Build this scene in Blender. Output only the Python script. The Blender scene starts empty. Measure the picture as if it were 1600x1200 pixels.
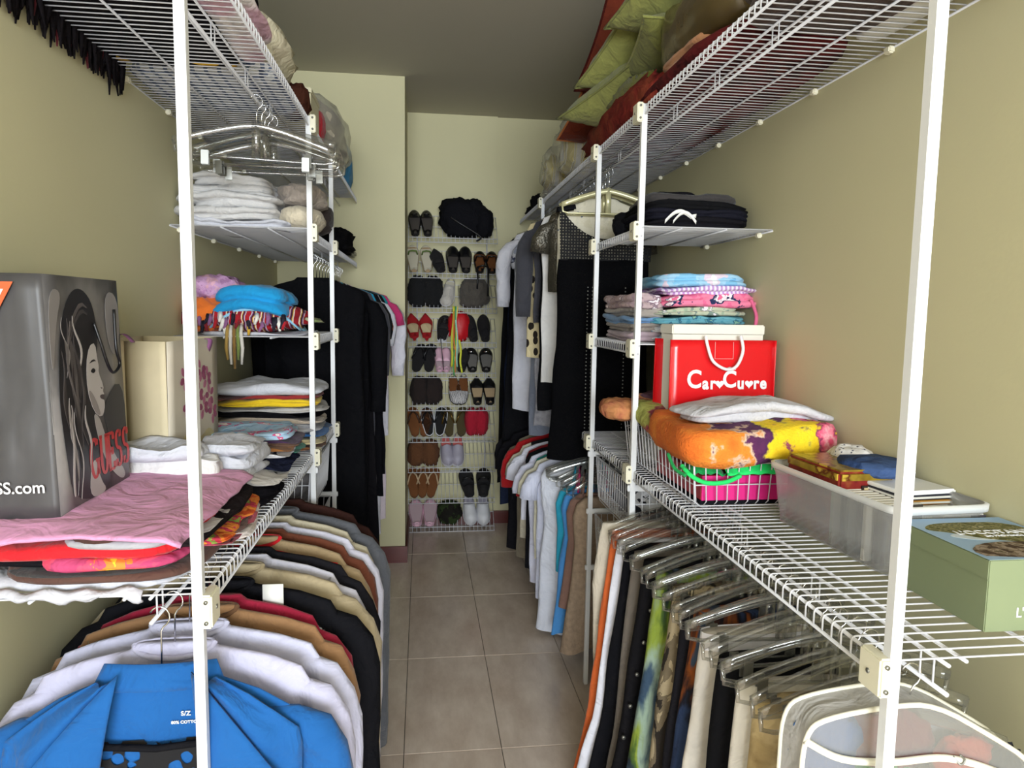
import bpy, bmesh, math, random
from mathutils import Vector, Matrix, noise
SC = bpy.context.scene
COL = SC.collection
PI = math.pi
# ------------------------------------------------------------------ camera
cam = bpy.data.cameras.new('camera'); camo = bpy.data.objects.new('camera', cam); COL.objects.link(camo)
cam.sensor_width = 36; cam.lens = 24.975; cam.clip_start = .02
def _basis(vx, vy):
    return Vector(((vx-800)/1110, -(vy-600)/1110, -1)).normalized()
_Y = _basis(660, 485); _N = -_basis(640, 12000); _Z = (_N-_Y*_N.dot(_Y)).normalized(); _X = _Y.cross(_Z)
camo.matrix_world = Matrix.Translation((0, 0, 1.5)) @ Matrix((_X, _Y, _Z)).to_4x4()
SC.camera = camo
# ------------------------------------------------------------------ light and exposure
SC.view_settings.view_transform = 'Standard'; SC.view_settings.look = 'None'
SC.view_settings.gamma = 1; SC.view_settings.use_curve_mapping = False
SC.view_settings.exposure = 0.0
wd = bpy.data.worlds.new('world'); SC.world = wd; wd.use_nodes = True
wd.node_tree.nodes['Background'].inputs[0].default_value = (.75, .88, 1, 1)
wd.node_tree.nodes['Background'].inputs[1].default_value = 1.0
def area(name, loc, rot, sx, sy, power, col):
    l = bpy.data.lights.new(name, 'AREA'); l.shape = 'RECTANGLE'; l.size = sx; l.size_y = sy; l.energy = power; l.color = col
    o = bpy.data.objects.new(name, l); COL.objects.link(o); o.location = loc; o.rotation_euler = rot
    return o
# daylight entering by the wide window of the bedroom behind the photographer
area('window_daylight', (.13, -4.30, 1.80), (PI/2, 0, 0), 2.6, 1.6, 440, (.87, .94, 1.0))
# ------------------------------------------------------------------ materials
def lin(c):
    c /= 255.0
    return c/12.92 if c <= .04045 else ((c+.055)/1.055)**2.4
def hx(h):
    h = h.lstrip('#'); return (lin(int(h[0:2], 16)), lin(int(h[2:4], 16)), lin(int(h[4:6], 16)), 1)
_mats = {}
def mat(name, col, rough=.5, metal=0, bump=0, bscale=200, spec=.5, alpha=None, sheen=0, var=0, vscale=6, trans=0, wrinkle=0):
    if name in _mats: return _mats[name]
    m = bpy.data.materials.new(name); m.use_nodes = True; nt = m.node_tree; b = nt.nodes['Principled BSDF']
    b.inputs['Base Color'].default_value = hx(col); b.inputs['Roughness'].default_value = rough
    b.inputs['Metallic'].default_value = metal; b.inputs['Specular IOR Level'].default_value = spec
    if trans: b.inputs['Transmission Weight'].default_value = trans
    if alpha is not None: b.inputs['Alpha'].default_value = alpha
    if sheen: b.inputs['Sheen Weight'].default_value = sheen
    if bump or var:
        tc = nt.nodes.new('ShaderNodeTexCoord')
    if var:
        n = nt.nodes.new('ShaderNodeTexNoise'); n.inputs['Scale'].default_value = vscale; n.inputs['Detail'].default_value = 4
        nt.links.new(tc.outputs['Object'], n.inputs['Vector'])
        mx = nt.nodes.new('ShaderNodeMix'); mx.data_type = 'RGBA'; mx.blend_type = 'MULTIPLY'
        mx.inputs[6].default_value = hx(col); rp = nt.nodes.new('ShaderNodeValToRGB')
        rp.color_ramp.elements[0].color = (1-var, 1-var, 1-var, 1); rp.color_ramp.elements[1].color = (1, 1, 1, 1)
        rp.color_ramp.elements[0].position = .3; rp.color_ramp.elements[1].position = .7
        nt.links.new(n.outputs[0], rp.inputs[0]); nt.links.new(rp.outputs[0], mx.inputs[7]); mx.inputs[0].default_value = 1
        nt.links.new(mx.outputs[2], b.inputs['Base Color'])
    if bump:
        n2 = nt.nodes.new('ShaderNodeTexNoise'); n2.inputs['Scale'].default_value = bscale; n2.inputs['Detail'].default_value = 3
        nt.links.new(tc.outputs['Object'], n2.inputs['Vector'])
        bp = nt.nodes.new('ShaderNodeBump'); bp.inputs['Strength'].default_value = bump; bp.inputs['Distance'].default_value = .004
        nt.links.new(n2.outputs[0], bp.inputs['Height']); nt.links.new(bp.outputs[0], b.inputs['Normal'])
        if wrinkle: wrinkles(nt, tc, bp, wrinkle)
    _mats[name] = m
    return m
def wrinkles(nt, tc, bp, s):
    """a second, coarser bump of creases under the fine weave"""
    n3 = nt.nodes.new('ShaderNodeTexNoise'); n3.inputs['Scale'].default_value = 11; n3.inputs['Detail'].default_value = 3; n3.inputs['Distortion'].default_value = 1.6
    nt.links.new(tc.outputs['Object'], n3.inputs['Vector'])
    b2 = nt.nodes.new('ShaderNodeBump'); b2.inputs['Strength'].default_value = s; b2.inputs['Distance'].default_value = .03
    nt.links.new(n3.outputs[0], b2.inputs['Height']); nt.links.new(b2.outputs[0], bp.inputs['Normal'])
def cloth(col, bs=60, bump=.35, rough=.9, var=.12):
    dark = sum(int(col[i:i+2], 16) for i in (1, 3, 5)) < 150
    return mat('cloth_'+col, col, rough, bump=bump, bscale=bs, spec=.06 if dark else .2, sheen=0 if dark else .12, var=var, vscale=9, wrinkle=.45)
def pattern(name, kind, cols, scale=10, pos=None, stretch=(1, 1, 1), rough=.9, interp='CONSTANT', distort=0, bump=.25):
    """cloth printed with a procedural pattern: noise, voronoi cells or bands through a colour ramp"""
    if name in _mats: return _mats[name]
    m = bpy.data.materials.new(name); m.use_nodes = True; nt = m.node_tree; b = nt.nodes['Principled BSDF']
    b.inputs['Roughness'].default_value = rough; b.inputs['Specular IOR Level'].default_value = .2
    tc = nt.nodes.new('ShaderNodeTexCoord'); mp = nt.nodes.new('ShaderNodeMapping'); mp.inputs['Scale'].default_value = stretch
    nt.links.new(tc.outputs['Object'], mp.inputs[0])
    if kind == 'noise':
        t = nt.nodes.new('ShaderNodeTexNoise'); t.inputs['Scale'].default_value = scale; t.inputs['Detail'].default_value = 5; t.inputs['Distortion'].default_value = distort; out = t.outputs[0]
    elif kind == 'voronoi':
        t = nt.nodes.new('ShaderNodeTexVoronoi'); t.inputs['Scale'].default_value = scale; out = t.outputs['Distance']
    elif kind == 'cells':
        t = nt.nodes.new('ShaderNodeTexVoronoi'); t.inputs['Scale'].default_value = scale
        sp = nt.nodes.new('ShaderNodeSeparateColor'); nt.links.new(t.outputs['Color'], sp.inputs[0]); out = sp.outputs[0]
    elif kind == 'bands':
        t = nt.nodes.new('ShaderNodeTexWave'); t.inputs['Scale'].default_value = scale; t.inputs['Distortion'].default_value = distort; out = t.outputs['Fac']
    nt.links.new(mp.outputs[0], t.inputs['Vector'])
    rp = nt.nodes.new('ShaderNodeValToRGB'); cr = rp.color_ramp; cr.interpolation = interp
    n = len(cols)
    if pos is None: pos = [(.28+.44*i/max(1, n-1) if kind == 'noise' else i/n) for i in range(n)]
    cr.elements[0].position = pos[0]; cr.elements[0].color = hx(cols[0]); cr.elements[1].position = pos[1]; cr.elements[1].color = hx(cols[1])
    for i in range(2, n):
        e = cr.elements.new(pos[i]); e.color = hx(cols[i])
    nt.links.new(out, rp.inputs[0]); nt.links.new(rp.outputs[0], b.inputs['Base Color'])
    if bump:
        n2 = nt.nodes.new('ShaderNodeTexNoise'); n2.inputs['Scale'].default_value = 70
        nt.links.new(tc.outputs['Object'], n2.inputs['Vector'])
        bp = nt.nodes.new('ShaderNodeBump'); bp.inputs['Strength'].default_value = bump; bp.inputs['Distance'].default_value = .004
        nt.links.new(n2.outputs[0], bp.inputs['Height']); nt.links.new(bp.outputs[0], b.inputs['Normal'])
        wrinkles(nt, tc, bp, .45)
    _mats[name] = m
    return m
def film(name, tint='#ffffff', clear=.6, rough=.12, milky=.5, edge=.55):
    """thin clear or milky plastic: see-through mixed with gloss and a little white body"""
    if name in _mats: return _mats[name]
    m = bpy.data.materials.new(name); m.use_nodes = True; nt = m.node_tree
    for n in list(nt.nodes):
        if n.type == 'BSDF_PRINCIPLED': nt.nodes.remove(n)
    out = [n for n in nt.nodes if n.type == 'OUTPUT_MATERIAL'][0]
    tr = nt.nodes.new('ShaderNodeBsdfTransparent'); tr.inputs[0].default_value = hx(tint)
    gl = nt.nodes.new('ShaderNodeBsdfGlossy'); gl.inputs[1].default_value = rough
    df = nt.nodes.new('ShaderNodeBsdfDiffuse'); df.inputs[0].default_value = hx('#e8e8e6')
    m1 = nt.nodes.new('ShaderNodeMixShader'); m1.inputs[0].default_value = milky
    nt.links.new(gl.outputs[0], m1.inputs[1]); nt.links.new(df.outputs[0], m1.inputs[2])
    fr = nt.nodes.new('ShaderNodeLayerWeight'); fr.inputs[0].default_value = .45
    mr = nt.nodes.new('ShaderNodeMapRange'); mr.inputs[3].default_value = 1-clear; mr.inputs[4].default_value = min(1, 1-clear+edge)
    nt.links.new(fr.outputs['Facing'], mr.inputs[0])
    m2 = nt.nodes.new('ShaderNodeMixShader'); nt.links.new(mr.outputs[0], m2.inputs[0])
    nt.links.new(tr.outputs[0], m2.inputs[1]); nt.links.new(m1.outputs[0], m2.inputs[2])
    nt.links.new(m2.outputs[0], out.inputs[0])
    _mats[name] = m
    return m
WIRE = mat('white_coated_wire', '#cdcdd1', .35)
POST = mat('white_enamel', '#dfe0e2', .3)
CREAM = mat('cream_plastic', '#e4dfc8', .45)
CHROME = mat('chrome', '#d8d8d8', .18, 1)
STEEL = mat('grey_metal', '#8d8d88', .4, .8)
CLEAR = film('clear_plastic', '#e9e9e6', .88, .08, .12, .38)
# ------------------------------------------------------------------ mesh helpers
class MB:
    def __init__(s): s.v = []; s.f = []; s.m = []
    def quadstrip(s, rings, closed=True, mi=0, cap0=False, cap1=False):
        base = len(s.v); n = len(rings[0])
        for r in rings: s.v += [tuple(p) for p in r]
        for i in range(len(rings)-1):
            for j in range(n if closed else n-1):
                a = base+i*n+j; b = base+i*n+(j+1) % n
                s.f.append((a, b, b+n, a+n)); s.m.append(mi)
        if cap0: s.f.append(tuple(base+j for j in range(n))[::-1]); s.m.append(mi)
        if cap1: s.f.append(tuple(base+(len(rings)-1)*n+j for j in range(n))); s.m.append(mi)
        return s
    def tube(s, pts, r, sides=6, mi=0, closed=False, ry=None):
        pts = [Vector(p) for p in pts]; rings = []
        n = len(pts); up = None
        for i, p in enumerate(pts):
            if closed: d = pts[(i+1) % n]-pts[i-1]
            else: d = pts[min(i+1, n-1)]-pts[max(i-1, 0)]
            if d.length < 1e-9: d = Vector((0, 0, 1))
            d.normalize()
            if up is None: up = Vector((0, 0, 1)) if abs(d.z) < .9 else Vector((0, 1, 0))
            a = d.cross(up)
            if a.length < 1e-5: a = d.cross(Vector((1, 0, 0)))
            a.normalize(); b = a.cross(d).normalized(); up = b
            ri = r[i] if isinstance(r, (list, tuple)) else r
            rj = ri if ry is None else (ry[i] if isinstance(ry, (list, tuple)) else ry)
            rings.append([p+a*ri*math.cos(2*PI*k/sides)+b*rj*math.sin(2*PI*k/sides) for k in range(sides)])
        if closed: rings.append(rings[0]); s.quadstrip(rings, True, mi)
        else: s.quadstrip(rings, True, mi, True, True)
        return s
    def box(s, c, d, mi=0, rz=0):
        x, y, z = d[0]/2, d[1]/2, d[2]/2; b = len(s.v); cs, sn = math.cos(rz), math.sin(rz)
        for X, Y, Z in ((-x, -y, -z), (x, -y, -z), (x, y, -z), (-x, y, -z), (-x, -y, z), (x, -y, z), (x, y, z), (-x, y, z)):
            s.v.append((c[0]+X*cs-Y*sn, c[1]+X*sn+Y*cs, c[2]+Z))
        for f in ((3, 2, 1, 0), (4, 5, 6, 7), (0, 1, 5, 4), (1, 2, 6, 5), (2, 3, 7, 6), (3, 0, 4, 7)):
            s.f.append(tuple(b+i for i in f)); s.m.append(mi)
        return s
    def poly(s, pts, mi=0):
        b = len(s.v); s.v += [tuple(p) for p in pts]; s.f.append(tuple(range(b, b+len(pts)))); s.m.append(mi); return s
    def grid(s, fn, nu, nv, mi=0):
        return s.quadstrip([[fn(i/nu, j/nv) for j in range(nv+1)] for i in range(nu+1)], False, mi)
    def mesh(s, name, mats, smooth=True, bevel=0, thick=0, solid_off=0):
        me = bpy.data.meshes.new(name); me.from_pydata([tuple(p) for p in s.v], [], s.f)
        if not isinstance(mats, (list, tuple)): mats = [mats]
        for m in mats: me.materials.append(m)
        if len(mats) > 1: me.polygons.foreach_set('material_index', s.m)
        bm = bmesh.new(); bm.from_mesh(me)
        bmesh.ops.recalc_face_normals(bm, faces=bm.faces)
        if thick: bmesh.ops.solidify(bm, geom=bm.faces[:], thickness=thick)
        if bevel: bmesh.ops.bevel(bm, geom=bm.edges[:], offset=bevel, segments=2, affect='EDGES', clamp_overlap=True)
        bm.to_mesh(me); bm.free()
        if smooth:
            me.polygons.foreach_set('use_smooth', [True]*len(me.polygons))
        me.update()
        if smooth == 'auto':
            me.set_sharp_from_angle(angle=math.radians(40))
        return me
    def build(s, name, mats, parent=None, smooth=True, bevel=0, thick=0):
        return link(name, s.mesh(name, mats, smooth, bevel, thick), parent)
def link(name, me, parent=None, loc=None):
    o = bpy.data.objects.new(name, me); COL.objects.link(o)
    if parent: o.parent = parent
    if loc: o.location = loc
    return o
def tag(o, label, cat=None, group=None, kind=None):
    if label: o['label'] = label
    if cat: o['category'] = cat
    if group: o['group'] = group
    if kind: o['kind'] = kind
    return o
def thing(name, label, cat, loc=(0, 0, 0), group=None, rz=0):
    o = bpy.data.objects.new(name, None); o.empty_display_size = .05; COL.objects.link(o); o.location = loc; o.rotation_euler[2] = rz
    return tag(o, label, cat, group)
def nz(x, y, z, s=1.0): return noise.noise(Vector((x*s, y*s, z*s)))
def copy_tree(o, parent=None):
    c = o.copy(); COL.objects.link(c); c.parent = parent
    for ch in list(o.children): copy_tree(ch, c)
    return c
# ------------------------------------------------------------------ the room
XL, XR, YP, YB, ZC, YF, YO = -.81, 1.08, 4.17, 4.90, 2.80, -4.40, .25
PAINT = mat('cream_wall_paint', '#cbc59f', .75, bump=.06, bscale=90, var=.03, vscale=2)
CEIL = mat('ceiling_paint', '#b9b4a4', .8, bump=.05, bscale=90)
def struct(name, mb, m, parent=None, bevel=0, smooth=False):
    o = mb.build(name, m, parent, smooth=smooth, bevel=bevel)
    if not parent: o['kind'] = 'structure'
    return o
struct('wall_left', MB().box((XL-.05, (YO+YP)/2, ZC/2), (.1, YP-YO, ZC)), PAINT)
struct('wall_right', MB().box((XR+.05, (YO+YB)/2+.05, ZC/2), (.1, YB-YO+.1, ZC)), PAINT)
struct('wall_pier', MB().box(((XL-.1-.10)/2, (YP+YB)/2+.05, ZC/2), (-.10-XL+.1, YB-YP+.1, ZC)), PAINT)
struct('wall_back', MB().box((.2, YB+.05, ZC/2), (.60, .1, ZC)).box((.80, YB+.07, ZC/2), (.60, .1, ZC)), PAINT)
# the bedroom the closet opens into, behind the camera
BXL, BXR = -2.2, 2.5; PALE = mat('pale_bedroom_paint', '#e8e4d8', .8)
struct('ceiling', MB().box(((BXL+BXR)/2, (YF+YB)/2, ZC+.05), (BXR-BXL+.2, YB-YF+.4, .1)), CEIL)
struct('wall_bedroom_left', MB().box((BXL-.05, (YF+YO)/2, ZC/2), (.1, YO-YF, ZC)).box(((BXL+XL-.1)/2, YO+.05, ZC/2), (XL-.1-BXL, .1, ZC)), PALE)
struct('wall_bedroom_right', MB().box((BXR+.05, (YF+YO)/2, ZC/2), (.1, YO-YF, ZC)).box(((BXR+XR+.1)/2, YO+.05, ZC/2), (BXR-XR-.1, .1, ZC)), PALE)
wf = MB(); wx0, wx1, wz0, wz1 = -1.2, 1.46, .95, 2.65
wf.box(((BXL+wx0)/2-.05, YF-.05, ZC/2), (wx0-BXL+.1, .1, ZC)).box(((BXR+wx1)/2+.05, YF-.05, ZC/2), (BXR-wx1+.1, .1, ZC))
wf.box(((wx0+wx1)/2, YF-.05, wz0/2), (wx1-wx0, .1, wz0)).box(((wx0+wx1)/2, YF-.05, (wz1+ZC)/2), (wx1-wx0, .1, ZC-wz1))
struct('wall_front', wf, PALE)
WF = MB()
for x in (wx0+.02, (wx0+wx1)/2, wx1-.02): WF.box((x, YF-.05, (wz0+wz1)/2), (.05, .06, wz1-wz0))
for z in (wz0+.02, wz1-.02): WF.box(((wx0+wx1)/2, YF-.05, z), (wx1-wx0, .06, .05))
win = struct('window_1', WF, POST)
for k in (0, 1):
    xa = wx0+.045+k*(wx1-wx0)/2
    MB().box((xa+(wx1-wx0)/4-.03, YF-.05, (wz0+wz1)/2), ((wx1-wx0)/2-.09, .006, wz1-wz0-.08)).build('pane', film('window_glass', '#ffffff', .95, .02, 0), win, smooth=False)
# floor of long tiles in staggered-free grid with recessed grout
GROUT = mat('dark_grout', '#4b4640', .9)
fl = struct('floor', MB().box(((BXL+BXR)/2, (YF+YB)/2, -.0565), (BXR-BXL+.2, YB-YF+.4, .1)), GROUT)
def tile_mat():
    m = bpy.data.materials.new('taupe_ceramic_tile'); m.use_nodes = True; nt = m.node_tree; b = nt.nodes['Principled BSDF']
    tc = nt.nodes.new('ShaderNodeTexCoord'); oi = nt.nodes.new('ShaderNodeObjectInfo')
    ad = nt.nodes.new('ShaderNodeVectorMath'); ad.operation = 'ADD'
    cx = nt.nodes.new('ShaderNodeCombineXYZ'); ml = nt.nodes.new('ShaderNodeMath'); ml.operation = 'MULTIPLY'; ml.inputs[1].default_value = 31
    nt.links.new(oi.outputs['Random'], ml.inputs[0]); nt.links.new(ml.outputs[0], cx.inputs[0]); nt.links.new(ml.outputs[0], cx.inputs[1])
    nt.links.new(tc.outputs['Object'], ad.inputs[0]); nt.links.new(cx.outputs[0], ad.inputs[1])
    n = nt.nodes.new('ShaderNodeTexNoise'); n.inputs['Scale'].default_value = 7; n.inputs['Detail'].default_value = 7; n.inputs['Roughness'].default_value = .65
    mp = nt.nodes.new('ShaderNodeMapping'); mp.inputs['Scale'].default_value = (1.6, .6, 1)
    nt.links.new(ad.outputs[0], mp.inputs[0]); nt.links.new(mp.outputs[0], n.inputs['Vector'])
    rp = nt.nodes.new('ShaderNodeValToRGB'); e = rp.color_ramp.elements
    e[0].position = .3; e[0].color = hx('#c8b4a2'); e[1].position = .72; e[1].color = hx('#e6d6c6')
    nt.links.new(n.outputs[0], rp.inputs[0]); nt.links.new(rp.outputs[0], b.inputs['Base Color'])
    b.inputs['Roughness'].default_value = .22; b.inputs['Specular IOR Level'].default_value = .5
    bp = nt.nodes.new('ShaderNodeBump'); bp.inputs['Strength'].default_value = .05; bp.inputs['Distance'].default_value = .004
    nt.links.new(n.outputs[0], bp.inputs['Height']); nt.links.new(bp.outputs[0], b.inputs['Normal'])
    return m
TILE = tile_mat(); tg = .0025
tile_me = MB().box((0, 0, -.005), (.3345-tg, .668-tg, .010)).mesh('tile', TILE, smooth=False, bevel=.0012)
for i in range(-7, 9):
    for j in range(-11, 5):
        x = -.06+.3345*(i+.5); y = 2.296+.668*(j+.5)
        lo, hi = (XL, XR) if y > .1 else (BXL, BXR)
        if x-.1 > hi or x+.1 < lo or y+.1 < YF or y-.33 > YB: continue
        link('tile', tile_me, fl, (x, y, 0))
BASE = mat('red_brown_baseboard', '#5a1f1a', .3, spec=.5, var=.15, vscale=12)
struct('baseboard_left', MB().box((XL+.006, (YO+YP)/2, .045), (.012, YP-YO, .09)), BASE)
struct('baseboard_right', MB().box((XR-.006, (YO+YB)/2, .045), (.012, YB-YO, .09)), BASE)
struct('baseboard_pier', MB().box(((XL-.10)/2+.006, YP-.007, .05), (-.10-XL+.012, .014, .10)).box((-.093, (YP+YB)/2, .05), (.014, YB-YP, .10)), BASE)
struct('baseboard_back', MB().box((.2, YB-.007, .045), (.60, .014, .09)).box((.79, YB+.013, .045), (.58, .014, .09)), BASE)
# ------------------------------------------------------------------ white wire shelving
RIM = .0017
def wire_shelf(label, xf, xw, y0, y1, z, rail=True, near=2.45, pitch=.0262, lip=.030, group=None, rail_dx=.09, rail_y=None):
    """ventilated wire shelf: cross wires bent over a front lip, rods under them, a hanging rail, wall clips"""
    sg = 1 if xw > xf else -1
    root = thing('wire_shelf', label, 'shelf', (xw, (y0+y1)/2, z), group)
    off = Vector((-xw, -(y0+y1)/2, -z))
    # one cross wire, shared mesh (local: at y = 0)
    wx = xf-xw
    pts = [(0, 0, 0), (wx*.5, 0, 0), (wx+sg*.006, 0, 0), (wx+sg*.0015, 0, -.002), (wx, 0, -.008), (wx, 0, -lip)]
    wm = MB().tube(pts, RIM, 5).mesh('wire', WIRE)
    n = int((y1-y0)/pitch); far = MB(); kf = 0
    for i in range(n+1):
        y = y0+.006+i*(y1-y0-.012)/n
        if y < near: link('wire', wm, root, (0, y-(y0+y1)/2, 0))
        else:
            kf += 1
            far.tube([(p[0], y-(y0+y1)/2, p[2]) for p in pts], RIM, 4)
    if kf: tag(far.build('wire_grid', WIRE, root), None, kind='stuff')
    L = (y1-y0)/2
    for x, zz, r in ((0, -.004, .003), (wx*.36, -.0045, .003), (wx*.70, -.0045, .003), (wx+sg*.004, -.0045, .0031), (wx, -lip, .0031)):
        MB().tube([(x, -L, zz), (x, 0, zz), (x, L, zz)], r, 6).build('rod', WIRE, root)
    if rail:
        rx = wx+sg*rail_dx; ya, yb = (-L-.0, L) if rail_y is None else (rail_y[0]-(y0+y1)/2, rail_y[1]-(y0+y1)/2)
        MB().tube([(rx, ya, -.0045), (rx, yb, -.0045)], .003, 6).build('rod', WIRE, root)
        hr = MB().tube([(rx, ya, -.048), (rx, yb, -.048)], .0036, 7)
        yy = ya+.03
        while yy < yb-.02:
            for d in (0, .028): hr.tube([(rx, yy+d, -.004), (rx, yy+d, -.05)], .0017, 5)
            yy += .305
        hr.build('hanging_rail', WIRE, root)
    cm = MB().box((-sg*.008, 0, -.004), (.016, .022, .016)).mesh('wall_clip', CREAM, smooth=False, bevel=.003)
    k = max(2, int((y1-y0)/.3))
    for i in range(k): link('wall_clip', cm, root, (0, -L+.08+i*(2*L-.16)/(k-1), -.006))
    return root
ZT, ZM, ZA, ZB = 2.125, 1.008, 1.765, 1.405
XFL, XFR = -.37, .66
wire_shelf('high wire shelf of folded blankets and bags on the wall with the printed paper bags', XFL, XL, .75, YP-.005, ZT, rail_y=(.75, YP-.03))
wire_shelf('high wire shelf carrying green and rust cushions', XFR, XR, .55, YB-.01, ZT, rail_y=(.55, YB-.05))
wire_shelf('waist-high wire shelf under the printed paper bags and shirt stacks', XFL, XL, 1.235, 3.06, ZM, rail_y=(1.235, 2.44))
wire_shelf('waist-high wire shelf under the clear bin and the red shopping bag', XFR, XR, .895, 2.86, ZM, rail_y=(.885, 2.12))
wire_shelf('wire shelf holding folded white towels', XFL, XL, 2.45, YP-.005, ZA, near=2.4, rail_y=(3.06, YP-.05))
wire_shelf('wire shelf holding folded black clothes', XFR, XR, 2.125, 2.71, ZA, rail=False, near=3)
wire_shelf('wire shelf holding the turquoise cloth and striped fringed scarves', XFL, XL, 2.45, 3.05, ZB, rail=False, near=2.0)
wire_shelf('wire shelf holding folded pastel pyjamas', XFR, XR, 2.125, 2.71, ZB, rail=False, near=3)
def post(x, y, label, clips, z1=ZT, z0=0, group=None, sg=1):
    root = thing('shelf_post', label, 'post', (x, y, z0), group)
    MB().box((0, 0, (z1-z0)/2), (.017, .021, z1-z0)).build('pole', POST, root, smooth=False, bevel=.0025)
    for z in clips:
        c = MB().box((sg*.013, .016, z-z0-.014), (.020, .050, .058)).build('clip', CREAM, root, smooth='auto', bevel=.003)
        for d in (-.018, .018): MB().tube([(sg*.014, -.007, z-z0-.014+d), (sg*.014, -.0125, z-z0-.014+d)], .0034, 8).build('screw', STEEL, c)
        MB().tube([(sg*.0225, .018, z-z0-.014), (sg*.0245, .018, z-z0-.014)], .004, 8).build('screw', STEEL, c)
    return root
post(XFL, 1.20, 'white post at the open end of the shelves, beside the pink shirt', (ZM, ZT-.01), sg=1)
post(XFL, 2.46, 'white post beside the folded white towels, nearer of the tower pair', (ZM, ZA, ZB, ZT-.01), sg=1)
post(XFL, 3.03, 'white post in front of the long black dresses', (ZM, ZA, ZB, ZT-.01), sg=1)
post(XFR, .885, 'white post at the open end of the shelves, beside the garment bag', (ZM, ZT-.01), sg=-1)
post(XFR, 2.14, 'white post beside the folded black clothes and pyjamas', (ZM, ZA, ZB, ZT-.01), sg=-1)
post(XFR, 2.69, 'white post in front of the black crochet dress', (ZM, ZA, ZB, ZT-.01), sg=-1)
post(XFR, 3.96, 'white post behind the black crochet dress near the back wall', (ZT-.01,), sg=-1)
# low rod for the short tops between the tower and the back wall
lr = thing('hanging_rod', 'low white rod carrying the short tops near the back wall', 'rod', (.75, 3.75, .93))
MB().tube([(0, -1.05, 0), (0, 1.13, 0)], .006, 8).build('rod', WIRE, lr)
for y in (-1.05, 1.13): MB().box((0, y, 0), (.03, .015, .03)).build('end_cap', CREAM, lr, smooth=False, bevel=.003)
# ------------------------------------------------------------------ cloth, garment, bag and shoe builders
def loft_ring(w, t, n, ph, amp, k, seed, z, ex=.55):
    r = []
    for j in range(n):
        a = 2*PI*j/n; c, s = math.cos(a), math.sin(a)
        x = w*math.copysign(abs(c)**ex, c); y = t*math.copysign(abs(s)**.8, s)
        y += amp*math.sin(k*x+ph) + amp*.5*math.sin(k*2.3*x+ph*1.7+z*3)
        x += .5*amp*nz(seed, z*4, a)
        r.append((x, y, z))
    return r
def body_mesh(name, levels, m, th=.022, amp=.01, k=26, seed=0, n=36, cap=True, hem=.012, tshape=None):
    """cloth body lofted from (drop, half width[, x shift]) levels; folds grow downwards"""
    rng = random.Random(seed); ph = rng.uniform(0, 6); rings = []
    # resample to a smooth set of levels
    lv = []
    for i in range(len(levels)-1):
        a, b = levels[i], levels[i+1]; steps = max(1, int((b[0]-a[0])/.045))
        for s in range(steps):
            f = s/steps; lv.append(tuple(a[q]*(1-f)+b[q]*f if q < len(a) and q < len(b) else 0 for q in range(3)))
    lv.append(tuple(levels[-1])+((0,) if len(levels[-1]) < 3 else ()))
    L = levels[-1][0]
    for d, w, sx in lv:
        g = min(1, d/.3); t = th*(.45+.55*min(1, d/.15)) if tshape is None else th*tshape
        r = loft_ring(w, t, n, ph, amp*g, k, seed, -d)
        e = (d/L)**6
        r = [(x+sx+.010*g*nz(x*6, seed+2, z*5), y+.010*g*nz(x*10, seed+7, z*6), z+e*hem*math.sin(x*19+ph)+.004*g*nz(x*9, seed, z*7)) for x, y, z in r]
        rings.append(r)
    mb = MB().quadstrip(rings, True, 0, cap, False)
    return mb.mesh(name, m)
def sleeve_path(side, hw, ln, out=.035, y=0, slope=.0):
    p = [(side*(hw-.07), y, -.085), (side*(hw-.03), y, -.098), (side*(hw+out*.25), y, -.125), (side*(hw+out*.75), y, -.165), (side*(hw+out), y, -.22)]
    n = max(2, int(ln/.09))
    for i in range(1, n+1):
        d = .22+(ln-.22)*i/n
        if d > .23: p.append((side*(hw+out-slope*(d-.2)), y+.006*math.sin(d*17), -d))
    return p
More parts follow.
